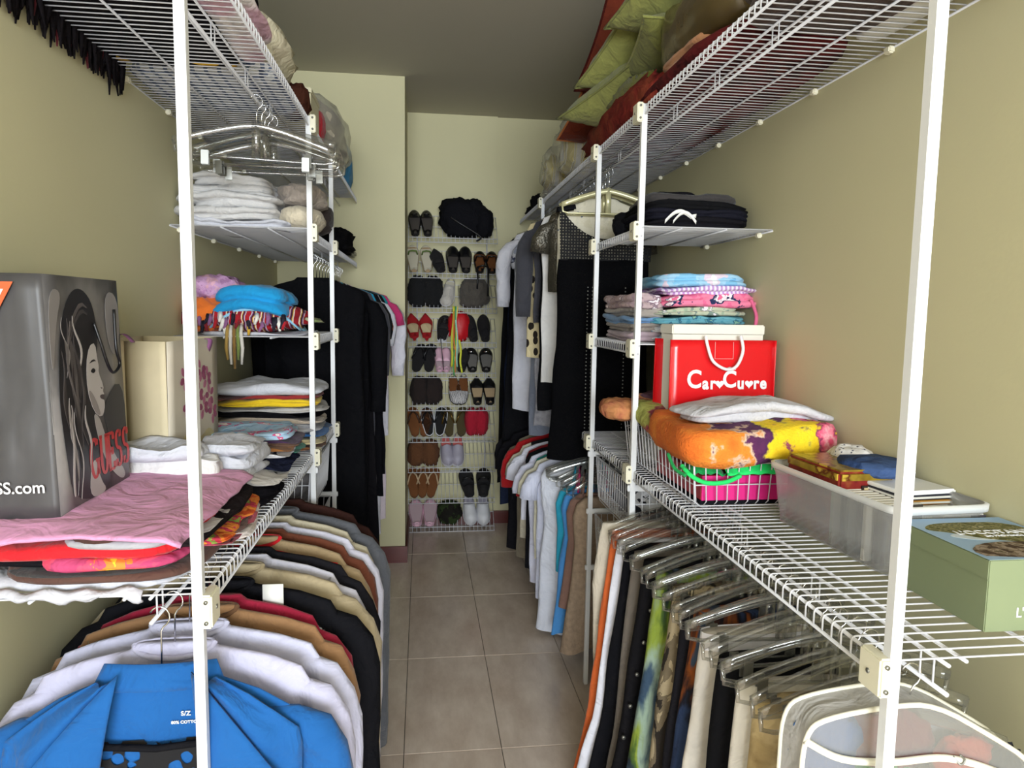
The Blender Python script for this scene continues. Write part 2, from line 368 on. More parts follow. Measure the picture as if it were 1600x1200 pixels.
def garment(name, label, cat, m, x, y, z, hw=.20, L=.6, th=.024, sleeve=0, flare=0., neck=.07, group=None, amp=.014,
            seed=0, rz=0, drop=.07, trim=None, sm=None, waist=0, hem=.012, straps=False, out=.035):
    """a top, shirt, jacket or dress hanging from a hanger; z is the top of the neck"""
    root = thing(name, label, cat, (x, y, z), group, rz)
    if straps:
        lv = [(.10, hw*.55), (.13, hw*.8), (.18, hw*.9), (.3, hw*.8), (L, hw*.85+flare)]
        lv = [(d, w) for d, w in lv]
        me = body_mesh('body', lv, m, th, amp, seed=seed, hem=hem); link('body', me, root)
        for s in (-1, 1):
            MB().tube([(s*hw*.45, -th*.8, -.11), (s*hw*.40, -th*.5, -.04), (s*hw*.36, 0, .0), (s*hw*.40, th*.6, -.05), (s*hw*.45, th*.8, -.12)], .005, 6).build('strap', trim or m, root)
        return root
    lv = [(0, neck*.95), (.012, neck*1.15), (drop*.45, neck+(hw-neck)*.55), (drop*.8, neck+(hw-neck)*.9), (drop+.02, hw), (drop+.09, hw*.99), (.28, hw*.95-waist), (L, hw*.95+flare)]
    if L < .3: lv[-2] = (L*.8, hw*.95)
    link('body', body_mesh('body', lv, m, th, amp, seed=seed, hem=hem), root)
    if sleeve:
        for s in (-1, 1):
            p = sleeve_path(s, hw, sleeve, out); n = len(p)
            rx = [.012, .022, .034, .042]+[.044-.012*(i/(n-4)) for i in range(n-4)]
            rr = [th*.45, th*.7, th*.95, th*1.05]+[th*(1.1-.2*i/(n-4)) for i in range(n-4)]
            mb = MB(); mb.tube(p, rr, 12, ry=rx)
            mb.v = [(a+.009*nz(a*20, seed+s, c*14), b+.009*nz(a*14, seed+5, c*16), c) for a, b, c in mb.v]
            mb.build('sleeve', sm or m, root)
    if trim:
        ring = []
        for j in range(20):
            a = 2*PI*j/20; ring.append((neck*1.02*math.cos(a), th*.7*math.sin(a), -.004-.02*max(0, -math.sin(a))))
        MB().tube(ring, .006, 6, closed=True).build('collar', trim, root)
    return root
def pants(name, label, m, x, y, z, hw=.10, L=.9, th=.03, group=None, seed=0, flare=0, sx=0, cat='trousers', amp=.008, band=None, rz=0):
    """trousers clipped by the waist to a hanger; z is the waist"""
    root = thing(name, label, cat, (x, y, z), group, rz)
    lv = [(0, hw*.96, 0), (.04, hw, 0), (.2, hw*1.04, sx*.2), (.55, hw*.96+flare*.4, sx*.6), (L, hw*.92+flare, sx)]
    link('leg_drape', body_mesh('leg_drape', lv, m, th, amp, seed=seed, tshape=1, k=20), root)
    if band:
        wb = [(hw*.99*math.copysign(abs(math.cos(2*PI*j/28))**.55, math.cos(2*PI*j/28)), (th+.003)*math.copysign(abs(math.sin(2*PI*j/28))**.8, math.sin(2*PI*j/28))) for j in range(28)]
        MB().quadstrip([[(a, b, .002) for a, b in wb], [(a*1.01, b, -.018) for a, b in wb], [(a, b, -.036) for a, b in wb]]).build('waistband', band, root)
    return root
_hang = {}
def hanger(label, x, y, zr, half=.20, clips=True, group=None, m=None, drop=.14, rz=0, tilt=0):
    """plastic hanger: flattened arms with a lower bar, wire hook over the rail at height zr, optional metal clips"""
    key = (half, clips, drop, m.name if m else '')
    if key not in _hang:
        pm = m or CLEAR
        arm = []
        for i in range(17):
            u = -1+2*i/16; arm.append((u*half, 0, -drop*.50-.058*abs(u)**1.35))
        b = MB().tube(arm, .0055, 8, ry=.011)
        b.tube([(-half, 0, -drop*.50-.056), (-half*.98, 0, -drop*.5-.086), (-half*.86, 0, -drop*.5-.092), (0, 0, -drop*.5-.092), (half*.86, 0, -drop*.5-.092), (half*.98, 0, -drop*.5-.086), (half, 0, -drop*.50-.056)], .0045, 6)
        b.tube([(0, 0, -drop*.5+.012), (0, 0, -drop*.5-.09)], .012, 8, ry=.006)
        hk = [(0, 0, -drop*.5+.0)]
        for i in range(12):
            a = -PI*.5+PI*1.35*i/11
            hk.append((.017*math.cos(a)*1.0, 0, -.006+.0*i+.019*math.sin(a)))
        hk[1] = (0.002, 0, -.032)
        h = MB().tube(hk, .0016, 6)
        c = MB().box((0, -.008, 0), (.020, .003, .038)).box((0, .008, 0), (.020, .003, .038)).box((0, 0, .012), (.012, .016, .006)).tube([(0, -.008, .004), (0, .008, .004)], .003, 6)
        _hang[key] = (b.mesh('body', pm), h.mesh('hook', CHROME), c.mesh('clip', STEEL if clips != 'chrome' else CHROME, smooth=False, bevel=.0008))
    bm_, hm_, cm_ = _hang[key]
    root = thing('clip_hanger' if clips else 'hanger', label, 'hanger', (x, y, zr), group, rz)
    root.rotation_euler[1] = tilt
    link('body', bm_, root); link('hook', hm_, root)
    if clips:
        for s in (-1, 1): link('clip', cm_, root, (s*half*.62, 0, -drop*.5-.098))
    return root
def slab_mb(sx, sy, h, layers=4, seed=0, irr=.010, ex=5, n=44, sag=None, wr=.008):
    """a folded cloth: rounded outline, stacked folds showing as rolls on its sides"""
    rng = random.Random(seed); off = [(rng.uniform(-irr, irr), rng.uniform(0, 6), rng.uniform(.3, 1)) for _ in range(layers)]
    def outl(a, ins):
        c, s = math.cos(a), math.sin(a); k = (abs(c)**ex+abs(s)**ex)**(-1/ex)
        return (c*k*(sx/2-ins), s*k*(sy/2-ins))
    rings = []; lh = h/layers; r = min(lh/2, .02)
    angs = [2*PI*(j+.5)/n for j in range(n)]
    def ring(ins, z, li):
        o = off[li]
        return [(*outl(a, ins+o[0]+irr*.6*math.sin(2*a*o[2]*1.0+o[1])), z) for a in angs]
    for q in (.95, .8, .55, .3, .12): 
        rings.append([(x*1, y*1, h) for x, y, _ in ring(min(sx, sy)/2*q, h, 0)])
    for li in range(layers):
        zt = h-li*lh
        rings += [ring(r*.6, zt-lh*.06, li), ring(r*.12, zt-lh*.28, li), ring(0, zt-lh*.5, li), ring(r*.12, zt-lh*.72, li), ring(r*.9, zt-lh*.97, li)]
    rings.append([(x, y, 0) for x, y, _ in ring(r*2, 0, layers-1)])
    mb = MB().quadstrip(rings, True, 0, True, True)
    v = []
    for x, y, z in mb.v:
        f = z/h
        dz = wr*f*(1.2*nz(x*9, y*9, seed*3.1)+.6*nz(x*26, y*26, seed*1.7+5))+wr*.8*nz(x*7, y*7, z*20+seed) + .004*math.sin(x*8+seed)*f
        if sag: dz += sag(x, y, f)
        v.append((x+wr*.6*nz(z*30, y*14, seed), y+wr*.6*nz(z*30, x*14, seed+9), z+dz))
    mb.v = v
    return mb
def folded(name, label, m, x, y, z, sx, sy, h, layers=4, rz=0, seed=0, group=None, cat='clothes', sag=None, irr=.011, ex=5, wr=.009, parent=None):
    me = slab_mb(sx, sy, h, layers, seed, irr, ex, 44, sag, wr).mesh(name, m)
    o = link(name, me, parent, (x, y, z)); o.rotation_euler[2] = rz
    if label: tag(o, label, cat, group)
    return o
def stack(items, x, y, z, sx, sy, group=None, seed=0, jit=.012, rz=0, sag=None):
    """items: (name, label, material, height, layers[, scale x, scale y, dx, dy])"""
    rng = random.Random(seed)
    for i, it in enumerate(items):
        nm, lb, m, h, ly = it[:5]; kx = it[5] if len(it) > 5 else 1; ky = it[6] if len(it) > 6 else 1
        dx = it[7] if len(it) > 7 else rng.uniform(-jit, jit); dy = it[8] if len(it) > 8 else rng.uniform(-jit, jit)
        folded(nm, lb, m, x+dx, y+dy, z, sx*kx, sy*ky, h*1.04, ly, rz+rng.uniform(-.06, .06), seed*17+i, group, sag=sag)
        z += h
    return z
def sheet(name, fn, m, nu=24, nv=24, th=.004, parent=None):
    return MB().grid(fn, nu, nv).build(name, m, parent, thick=th)
def pillow(name, label, m, loc, size, h, rot=(0, 0, 0), seed=0, group=None, pipe=None, cat='cushion', slump=.0):
    root = thing(name, label, cat, loc, group); root.rotation_euler = rot
    sx, sy = size; n = 18; mb = MB()
    for sgn in (1, -1):
        def fn(u, v):
            a, b = 2*u-1, 2*v-1
            e = (max(0, 1-abs(a)**2.6)*max(0, 1-abs(b)**2.6))**.55
            px = a*(sx/2)*(1-.07*(1-b*b)); py = b*(sy/2)*(1-.07*(1-a*a))
            w = .012*nz(a*3+seed, b*3, seed)*e + .006*nz(a*8, b*8, seed+3)*e
            return (px, py, sgn*(h/2*e)+w-slump*a*a)
        mb.grid(fn, n, n)
    mb.build('cover', m, root)
    per = []
    for q in range(4):
        for i in range(10):
            t = -1+2*i/10; a, b = ((t, -1), (1, t), (-t, 1), (-1, -t))[q]
            per.append((a*(sx/2)*(1-.07*(1-b*b)), b*(sy/2)*(1-.07*(1-a*a)), -slump*a*a))
    MB().tube(per, .005, 5, closed=True).build('piping', pipe or m, root)
    return root
def blob(name, label, m, loc, size, seed=0, amp=.12, rz=0, group=None, cat='bag', flat=.0, fr=3, parent=None, ex=.8):
    """crumpled soft lump resting on its flattened base"""
    mb = MB(); rings = []; nu, nv = 16, 28
    for i in range(nu+1):
        t = PI*i/nu; r = []
        for j in range(nv):
            a = 2*PI*j/nv
            px, py, pz = math.sin(t)**ex*math.cos(a), math.sin(t)**ex*math.sin(a), math.copysign(abs(math.cos(t))**ex, math.cos(t))
            d = 1+amp*nz(px*fr+seed, py*fr, pz*fr)+amp*.5*nz(px*fr*2.6, py*fr*2.6+seed, pz*fr*2.6)+amp*.35*abs(nz(px*fr*5, py*fr*5+seed, pz*fr*5))
            r.append((px*d*size[0]/2, py*d*size[1]/2, max(-.5*size[2], pz*d*size[2]/2)+size[2]/2))
        rings.append(r)
    o = mb.quadstrip(rings, True, 0).build(name, m, parent); o.location = loc; o.rotation_euler[2] = rz
    if label: tag(o, label, cat, group)
    return o
def paper_bag(name, label, mf, ms, x, y, z, sx, sy, h, rz=0, flare=0, group=None, inner=None):
    """open paper bag; local x is its narrow side, front print faces -y"""
    root = thing(name, label, 'bag', (x, y, z), group, rz)
    b = [(-sx/2, -sy/2), (sx/2, -sy/2), (sx/2, sy/2), (-sx/2, sy/2)]
    k = 1+flare
    def side(i, m, gus=0):
        (x0, y0), (x1, y1) = b[i], b[(i+1) % 4]
        mx, my = (x0+x1)/2, (y0+y1)/2; nx, ny = -mx*gus, -my*gus
        def fn(u, v):
            px, py = x0+(x1-x0)*u, y0+(y1-y0)*u; f = 1+(k-1)*v
            px, py = px*f, py*f
            g = gus*(1-abs(2*u-1))*max(0, v-.15)
            wob = .002*nz(px*14+i, py*14, v*7)
            return (px-mx*g+wob*(ny != 0 or 1), py-my*g+wob, v*h)
        mb = MB().grid(fn, 10, 8)
        return mb.build('side_panel' if gus else 'face_panel', m, root, thick=.0012)
    f0 = side(0, mf); side(1, ms, .18); side(2, mf); side(3, ms, .18)
    MB().box((0, 0, .003), (sx*.98, sy*.98, .004)).build('base', ms, root, smooth=False)
    return root
def cord(name, pts, r, m, parent):
    P = [Vector(p) for p in pts]; out = []
    n = len(P)
    for i in range(n-1):
        p0, p1, p2, p3 = P[max(0, i-1)], P[i], P[i+1], P[min(n-1, i+2)]
        for s in range(6):
            t = s/6
            out.append(.5*((2*p1)+(p2-p0)*t+(2*p0-5*p1+4*p2-p3)*t*t+(3*p1-p0-3*p2+p3)*t**3))
    out.append(P[-1])
    return MB().tube(out, r, 7).build(name, m, parent)
def text_mesh(txt, size, m, bold=0, sx=1, shear=0, extr=.0004):
    cu = bpy.data.curves.new('lettering', 'FONT'); cu.body = txt; cu.size = size; cu.offset = bold; cu.shear = shear; cu.extrude = extr
    cu.align_x = 'CENTER'; cu.align_y = 'CENTER'; cu.resolution_u = 4
    o = bpy.data.objects.new('lettering', cu); COL.objects.link(o)
    dg = bpy.context.evaluated_depsgraph_get(); me = bpy.data.meshes.new_from_object(o.evaluated_get(dg))
    bpy.data.objects.remove(o); bpy.data.curves.remove(cu)
    me.materials.clear(); me.materials.append(m)
    for v in me.vertices: v.co.x *= sx
    return me
def put_flat(name, me, parent, loc, ux, uy):
    """lay a flat xy mesh onto a plane spanned by ux (to the right) and uy (up)"""
    ux, uy = Vector(ux).normalized(), Vector(uy).normalized(); n = ux.cross(uy)
    o = link(name, me, parent); M = Matrix((ux, uy, n)).transposed().to_4x4(); M.translation = Vector(loc)
    o.matrix_local = M
    return o
def flat_poly(pts, m, e=.0004):
    """a printed patch: outline in xy with a hair of thickness"""
    bm = bmesh.new(); vs = [bm.verts.new((p[0], p[1], 0)) for p in pts]; f = bm.faces.new(vs)
    if f.normal.z < 0: f.normal_flip()
    bmesh.ops.triangulate(bm, faces=bm.faces[:])
    r = bmesh.ops.extrude_face_region(bm, geom=bm.faces[:]); 
    for v in [g for g in r['geom'] if isinstance(g, bmesh.types.BMVert)]: v.co.z += e
    bmesh.ops.recalc_face_normals(bm, faces=bm.faces)
    me = bpy.data.meshes.new('print'); bm.to_mesh(me); bm.free(); me.materials.append(m); return me
def smooth_poly(pts, it=2):
    for _ in range(it):
        q = []
        for i in range(len(pts)):
            a, b = pts[i], pts[(i+1) % len(pts)]
            q += [(a[0]*.75+b[0]*.25, a[1]*.75+b[1]*.25), (a[0]*.25+b[0]*.75, a[1]*.25+b[1]*.75)]
        pts = q
    return pts
def lidded_box(name, label, m, ml, x, y, z, sx, sy, h, lh=.03, rz=0, cat='box', group=None, bev=.003):
    root = thing(name, label, cat, (x, y, z), group, rz)
    MB().box((0, 0, h/2-.002), (sx-.006, sy-.006, h-.004)).build('body', m, root, smooth=False, bevel=bev*.6)
    MB().box((0, 0, h-lh/2), (sx, sy, lh)).build('lid', ml, root, smooth='auto', bevel=bev)
    return root
# ------------------------------------------------------------------ shoe rack on the back wall
XK0, XK1, YK = -.095, .495, 4.74
rack_z = [1.974, 1.743, 1.517, 1.290, 1.086, .864, .650, .444, .230, .033]
TH = math.radians(47); LD = .225
rk = thing('shoe_rack', 'white wire shoe rack of slanted rows on the back wall', 'shoe rack', (.2, YB, 0))
def rk_tube(name, segs, r, parent=rk, sides=5):
    mb = MB()
    for s in segs: mb.tube([(p[0]-.2, p[1]-YB, p[2]) for p in s], r, sides)
    return mb.build(name, WIRE, parent)
for zi in rack_z:
    row = rk_tube('row', [[(XK0, YK, zi), (XK1, YK, zi)], [(XK0, YK-.006, zi-.030), (XK1, YK-.006, zi-.030)]], .003)
    wm = None; n = 21
    for i in range(n+1):
        x = XK0+.004+(XK1-XK0-.008)*i/n
        if wm is None:
            wm = MB().tube([(0, YK-.006-YB, -.030), (0, YK-YB, 0), (0, YK+LD*.68-YB, LD*.70)], .0018, 4).mesh('wire', WIRE)
        link('wire', wm, row, (x-.2, 0, zi))
    rk_tube('rod', [[(XK0, YK+LD*.68, zi+LD*.70), (XK1, YK+LD*.68, zi+LD*.70)], [(XK0, YK+LD*.34, zi+LD*.345), (XK1, YK+LD*.34, zi+LD*.345)]], .0026, row)
for x in (XK0+.06, XK1-.06): rk_tube('upright', [[(x, YB-.006, .02), (x, YB-.006, 2.12)]], .005)
_sh = {}
def shoe_meshes(key, L, wb, mu, ms, mi, open0=.08, open1=.62, hh=.045, ht=.035, heel=0, point=0, side=.03, sole=.010):
    if key in _sh: return _sh[key]
    def w(t):
        base = wb*(.66+.34*math.sin(min(1, max(0, (t-.15)/.55))*PI/2)) if t < .7 else wb
        if t < .10: base *= .45+.55*math.sqrt(max(0, 1-((.10-t)/.10)**2))
        if t > .72:
            q = (t-.72)/.28; base *= (math.sqrt(max(0, 1-q*q)) if not point else (1-q)*.95+.05*math.sqrt(max(0, 1-q*q)))
        return max(.002, base)
    N = 18; A = 12; up = MB(); rows = []
    for i in range(N+1):
        t = i/N; ww = w(t); z0 = heel*max(0, 1-t/.6)**1.3
        op = open0 <= t <= open1
        h = (hh if t < .25 else hh+(ht-hh)*min(1, (t-.25)/.4)) * (1 if t < .8 else math.sqrt(max(.08, 1-((t-.8)/.21)**2)))
        if t < .1: h = side*1.35
        r = []
        for a in range(A+1):
            q = a/A; ang = PI*q; c = math.cos(ang); s = math.sin(ang)
            if op:
                # side wall only: curl the middle down flat against the wall
                c = math.copysign(min(1, abs(c)*.3+.78 - .1*s), c) if abs(c) > .02 else (.78 if a <= A/2 else -.78)
                r.append((ww*c, L*t, z0+min(s, .75)*side*1.25))
            else: r.append((ww*c, L*t, z0+s*h))
        rows.append(r)
    b = 0
    for r in rows: up.v += r
    for i in range(N):
        t = (i+.5)/N
        for a in range(A):
            if open0 <= t <= open1 and A/2-3 <= a < A/2+3: continue
            k = i*(A+1)+a; up.f.append((k, k+1, k+A+2, k+A+1)); up.m.append(0)
    so = MB(); top, bot = [], []
    pts = [i/N for i in range(N+1)]
    outl = [(w(t)*1.04, t) for t in pts]+[(-w(t)*1.04, t) for t in reversed(pts)]
    for x, t in outl:
        z0 = heel*max(0, 1-t/.6)**1.3; top.append((x, L*t, z0+.001)); bot.append((x*.97, L*t, z0-sole))
    so.quadstrip([top, bot], True, 0, True, True)
    if heel > .02: so.tube([(0, L*.10, heel), (0, L*.07, heel*.4), (0, L*.06, -sole)], [wb*.55, wb*.32, wb*.22], 8)
    ins = MB().poly([(x*.93, L*t, heel*max(0, 1-t/.6)**1.3+.004) for x, t in outl if .02 < t < .9])
    _sh[key] = (up.mesh('upper', mu), so.mesh('sole', ms, smooth='auto'), ins.mesh('insole', mi, smooth=False))
    return _sh[key]
def on_rack(root, x, row, yaw=0, flip=False, L=.235, lift=.012):
    """stand a shoe on a slanted row, resting against the lip; flip puts the toe up"""
    c, s = math.cos(TH), math.sin(TH)
    d = Vector((0, c, s)); nrm = Vector((0, -s, c))
    org = Vector((x, YK+.004, rack_z[row]+.004))+nrm*lift
    if flip: ux, uy = Vector((1, 0, 0)), d; o = org
    else: ux, uy = Vector((-1, 0, 0)), -d; o = org+d*L
    M = Matrix((ux, uy, ux.cross(uy))).transposed().to_4x4() @ Matrix.Rotation(yaw, 4, 'Z'); M.translation = o
    root.matrix_world = M
def shoe(name, label, group, key, x, row, mu, ms, mi, yaw=0, flip=False, L=.235, wb=.040, cat='shoe', extra=None, **kw):
    u, s, i = shoe_meshes(key, L, wb, mu, ms, mi, **kw)
    root = thing(name, label, cat, group=group); link('upper', u, root); link('sole', s, root); link('insole', i, root)
    if extra: extra(root, L, wb)
    on_rack(root, x, row, yaw, flip, L)
    return root
def flipflop(name, label, group, x, row, ms, mst, yaw=0, flip=False, L=.235, wb=.042, sole=.016, white=None):
    root = thing(name, label, 'sandal', group=group)
    N = 20; o = []
    for i in range(N+1):
        t = i/N; w = wb*(.72+.28*math.sin(min(1, max(0, (t-.2)/.5))*PI/2))*math.sqrt(max(.03, 1-(2*abs(t-.5))**6)); o.append((w, t))
    ol = o+[(-w, t) for w, t in reversed(o)]
    MB().quadstrip([[(w, L*t, sole) for w, t in ol], [(w, L*t, 0) for w, t in ol]], True, 0, True, True).build('sole', ms, root, smooth='auto')
    for s in (-1, 1):
        MB().tube([(0, L*.84, sole), (0, L*.80, sole+.022), (s*wb*.55, L*.62, sole+.036), (s*wb*.98, L*.42, sole-.004)], [.004, .005, .006, .006], 6).build('strap', mst, root)
    if white:
        MB().tube([(w*1.01, L*t, sole*.9) for w, t in ol], .0035, 5, closed=True).build('edge', white, root)
    on_rack(root, x, row, yaw, flip, L, .004)
    return root
K = cloth('#16161a', bump=.2, var=.05); KL = mat('black_leather', '#131316', .35); KS = mat('black_suede', '#1b191b', .95)
TAN = mat('tan_insole', '#b39a78', .7); DKI = mat('dark_insole', '#4b4540', .8); RED = mat('red_suede', '#b01d24', .75); SOLE = mat('dark_rubber', '#1c1b1b', .7)
BRN = mat('brown_leather', '#7a4a26', .6, var=.2, vscale=30); FUZ = mat('brown_fuzz', '#5e3a20', 1, bump=1, bscale=160); WHT = mat('white_leather', '#dcdce0', .5)
PNK = mat('pale_pink_foam', '#e5b9cc', .7); PKI = mat('greyish_pink_lining', '#b7a0a6', .9); OLV = mat('olive_foam', '#4c4228', .6); GRS = mat('silver_mesh', '#a9a4b2', .5)
ZEB = pattern('zebra_print', 'bands', ['#e8e4e4', '#15151c'], 55, [0, .55], (1, .55, 1), .6, distort=5)
def laces(m):
    def f(root, L, wb):
        for k in range(4):
            t = .52+.07*k; MB().tube([(-wb*.5, L*t, .047-.004*k), (0, L*t+.004, .055-.004*k), (wb*.5, L*t, .047-.004*k)], .0035, 5).build('lace', m, root)
    return f
def strap(m, t=.3, h=.05):
    def f(root, L, wb):
        MB().tube([(-wb*.75, L*t, .012), (-wb*.6, L*t, h*.9), (0, L*t, h), (wb*.6, L*t, h*.9), (wb*.75, L*t, .012)], .005, 6).build('strap', m, root)
    return f
def bow(m):
    def f(root, L, wb):
        MB().tube([(-.016, L*.66, .045), (0, L*.66, .050), (.016, L*.66, .045)], [.008, .003, .008], 8).build('bow', m, root)
    return f
# row 1: loafers and the black bag
for dx in (-.045, .035): shoe('loafer', 'black shiny loafer beside the black bag atop the rack', 'loafers on the top row', 'loafer', dx, 0, KL, SOLE, DKI, .05, True, extra=bow(KL))
bg = blob('handbag', 'large slouchy black fabric bag lying on the top of the shoe rack', K, (.275, 4.80, 1.985), (.33, .19, .25), 4, .22, .05, cat='handbag')
for o_, s_ in (((.40, 4.765, 1.985), (.13, .15, .19)),): blob('side_pocket', None, K, (.125, -.035, 0), s_, 9, .15, parent=bg)
cord('strap', [(-.10, -.09, .12), (-.04, -.105, .08), (.05, -.10, .03), (.10, -.095, -.005), (.07, -.10, -.03)], .006, KL, bg)
# row 2
GRN = mat('green_leaf_fabric', '#56702e', .8); IVO = mat('ivory_leather', '#cfc8b4', .55)
for dx in (-.055, .035): shoe('sandal', 'ivory open sandal with green straps', 'ivory and green sandals', 'ivory', dx, 1, IVO, TAN, IVO, .06, True, cat='sandal', open0=.05, open1=.9, side=.02, extra=strap(GRN, .62, .045))
shoe('ankle_shoe', 'black pointed shoe standing on its side in the second rack row', None, 'pump_black', .125, 1, KS, SOLE, KS, .25, True, L=.21, open1=.3, point=1, wb=.045)
for dx in (.20, .285): shoe('flat', 'plain black flat with a pale insole in the second rack row', 'black flats in the second row', 'flatb', dx, 1, KL, SOLE, DKI, .0, True, open0=.05, open1=.5, wb=.043)
for dx in (.375, .455): shoe('strappy_sandal', 'black strappy sandal with loose ties hanging over the lip', 'black tie sandals', 'tie', dx, 1, KL, SOLE, BRN, -.05, True, L=.19, cat='sandal', open0=.05, open1=.75, extra=strap(KL, .5, .06))
tie = tag(MB().tube([(.36, 4.725, 1.79), (.362, 4.725, 1.70), (.358, 4.722, 1.64)], .006, 6).tube([(.43, 4.725, 1.79), (.432, 4.725, 1.68), (.43, 4.722, 1.60)], .006, 6).tube([(.36, 4.725, 1.79), (.395, 4.715, 1.80), (.43, 4.725, 1.79)], .006, 6).build('ankle_tie', KL), 'black ribbon ties dangling from the second rack row', 'ribbon')
# row 3
for dx, sd in ((-.03, 3), (.07, 8)): blob('slipper', 'furry black slipper in the third rack row', FUZ if 0 else mat('black_fur', '#121214', 1, bump=1, bscale=150), (dx, 4.80, 1.52), (.135, .13, .205), sd, .2, cat='slipper', group='furry black slippers')
shoe('canvas_shoe', 'off-white canvas shoe in the third rack row', None, 'canvas', .195, 2, cloth('#c9c3bb'), WHT, IVO, -.2, False, open1=.3, wb=.046)
blob('drawstring_pouch', 'grey-brown fabric pouch with dark toggles in the third rack row', cloth('#55504a'), (.345, 4.79, 1.52), (.19, .15, .20), 5, .22, cat='bag')
# row 4
for dx, yw in ((-.05, .12), (.03, .05)): shoe('pump', 'red suede pump with a round cream insole', 'red pumps', 'redp', dx, 3, RED, RED, mat('cream_insole', '#d9c79c', .7), yw, True, open0=.10, open1=.48, point=1, wb=.044, heel=.03)
shoe('sneaker', 'black sneaker with a white sole line beside the red pumps', None, 'bsneak', .125, 3, KS, WHT, KS, -.15, True, L=.22, open1=.4, wb=.047, sole=.02, extra=laces(KL))
blob('slipper', 'bright red slipper behind the hanging lanyards', mat('red_satin', '#c0141f', .5), (.245, 4.80, 1.295), (.15, .13, .20), 7, .12, cat='slipper')
for dx, yw in ((.345, .18), (.42, .05)): shoe('ankle_boot', 'black ankle boot in the fourth rack row', 'black ankle boots', 'boot', dx, 3, KS, SOLE, KS, yw, True, L=.22, open1=.2, hh=.075, ht=.05, wb=.042)
# row 5
for dx, yw in ((-.045, -.2), (.04, -.1)): flipflop('flip_flop', 'black flip-flop with a glossy strap in the fifth rack row', 'black flip-flops', dx, 4, KS, KL, yw, True, wb=.046)
for dx in (.115, .16): shoe('slipper', 'pale pink quilted slipper under the dangling laces', 'pale pink slippers', 'pinkq', dx, 4, PNK, PNK, PKI, 0, True, L=.20, wb=.035, cat='slipper', open1=.35)
shoe('wedge', 'black wedge shoe behind the ribbon ends', None, 'wedge', .255, 4, KS, SOLE, KS, -.2, True, L=.20, open1=.3, point=1)
for dx, yw in ((.335, .04), (.425, -.04)): shoe('bow_flat', 'black flat with a silver insole and a small bow', 'flats with bows', 'bowf', dx, 4, KL, SOLE, mat('silver_lining', '#6f6c68', .3), yw, True, wb=.044, L=.20, open0=.06, open1=.6, extra=bow(CHROME))
# row 6
for dx, sd in ((-.02, 13), (.075, 18)): blob('bootie', 'dark brown slipper boot in the sixth rack row', mat('dark_brown_felt', '#241a18', 1, bump=.5, bscale=120), (dx, 4.79, .868), (.12, .13, .19), sd, .2, cat='slipper', group='dark brown slipper boots')
for dx, yw in ((.205, .12), (.285, -.12)): shoe('zebra_flat', 'black and white zebra striped ballet flat', 'zebra flats', 'zebra', dx, 5, ZEB, SOLE, BRN, yw, False, open0=.06, open1=.62, wb=.043)
for dx in (.37, .455): shoe('ballet_flat', 'black pointed ballet flat with a beige insole', 'pointed ballet flats', 'pflat', dx, 5, KL, SOLE, TAN, 0, True, open0=.16, open1=.52, point=1, wb=.043)
# row 7
for dx, yw in ((-.045, .1), (.01, -.1)): flipflop('flip_flop', 'tan leather flip-flop with a brown bow strap', 'tan flip-flops', dx, 6, BRN, mat('dark_leather', '#3a2416', .5), yw, True)
for dx, yw in ((.05, .1), (.115, -.08)): flipflop('flip_flop', 'black flip-flop edged with white', 'white-edged flip-flops', dx, 6, KS, KL, yw, True, white=WHT)
for dx, yw in ((.185, .1), (.26, -.1)): flipflop('flip_flop', 'olive flip-flop with gold spangled straps', 'olive flip-flops', dx, 6, OLV, mat('gold_bronze', '#6b5224', .3, .7), yw, True)
for dx, sd in ((.335, 23), (.40, 27)): blob('fuzzy_slipper', 'fluffy crimson slipper in the seventh rack row', mat('crimson_fur', '#a3142c', 1, bump=1, bscale=130), (dx, 4.79, .655), (.10, .12, .19), sd, .15, cat='slipper', group='fluffy crimson slippers')
# row 8
for dx, sd in ((-.04, 33), (.055, 38)): blob('fuzzy_slipper', 'fluffy brown slipper in the eighth rack row', FUZ, (dx, 4.79, .449), (.12, .13, .18), sd, .18, cat='slipper', group='fluffy brown slippers')
COR = mat('coral_lining', '#d06a64', .8)
for dx, yw in ((.155, .1), (.245, -.03)): shoe('running_shoe', 'silver running shoe with a coral lining', 'silver running shoes', 'run', dx, 7, GRS, WHT, COR, yw, False, open0=.06, open1=.42, hh=.075, ht=.055, wb=.045, sole=.02, side=.05, extra=laces(WHT))
# row 9
for dx, yw in ((-.05, .08), (.0, -.05), (.055, -.14)): flipflop('slide_sandal', 'brown leather slide sandal with a thin strap', 'brown slide sandals', dx, 8, BRN, mat('pale_strap', '#b9a080', .5), yw, True)
for dx, yw in ((.325, .15), (.415, -.06)): shoe('sport_sandal', 'black sport sandal with velcro straps', 'black sport sandals', 'sport', dx, 8, KS, SOLE, KS, yw, True, L=.22, wb=.05, cat='sandal', open0=.3, open1=.45, hh=.06, extra=strap(KL, .5, .07))
# row 10
for dx, yw in ((-.035, .05), (.05, -.05)): shoe('clog', 'pale pink foam clog on the lowest rack row', 'pink clogs', 'clog', dx, 9, PNK, PNK, PKI, yw, True, L=.20, wb=.048, cat='clog', open0=.08, open1=.78, side=.03)
blob('sandal_bundle', 'dark green and brown sandals bundled between the clogs and white sneakers', pattern('dark_leaf', 'noise', ['#1c1a16', '#2d3a1e', '#3b2c28'], 14), (.185, 4.80, .035), (.16, .13, .16), 6, .25, cat='sandal')
for dx, yw in ((.315, .1), (.42, .0)): shoe('sneaker', 'white leather sneaker on the lowest rack row', 'white sneakers', 'wsneak', dx, 9, WHT, WHT, GRS, yw, False, L=.22, open0=.06, open1=.4, hh=.075, ht=.06, wb=.047, sole=.018, side=.05, extra=laces(WHT))
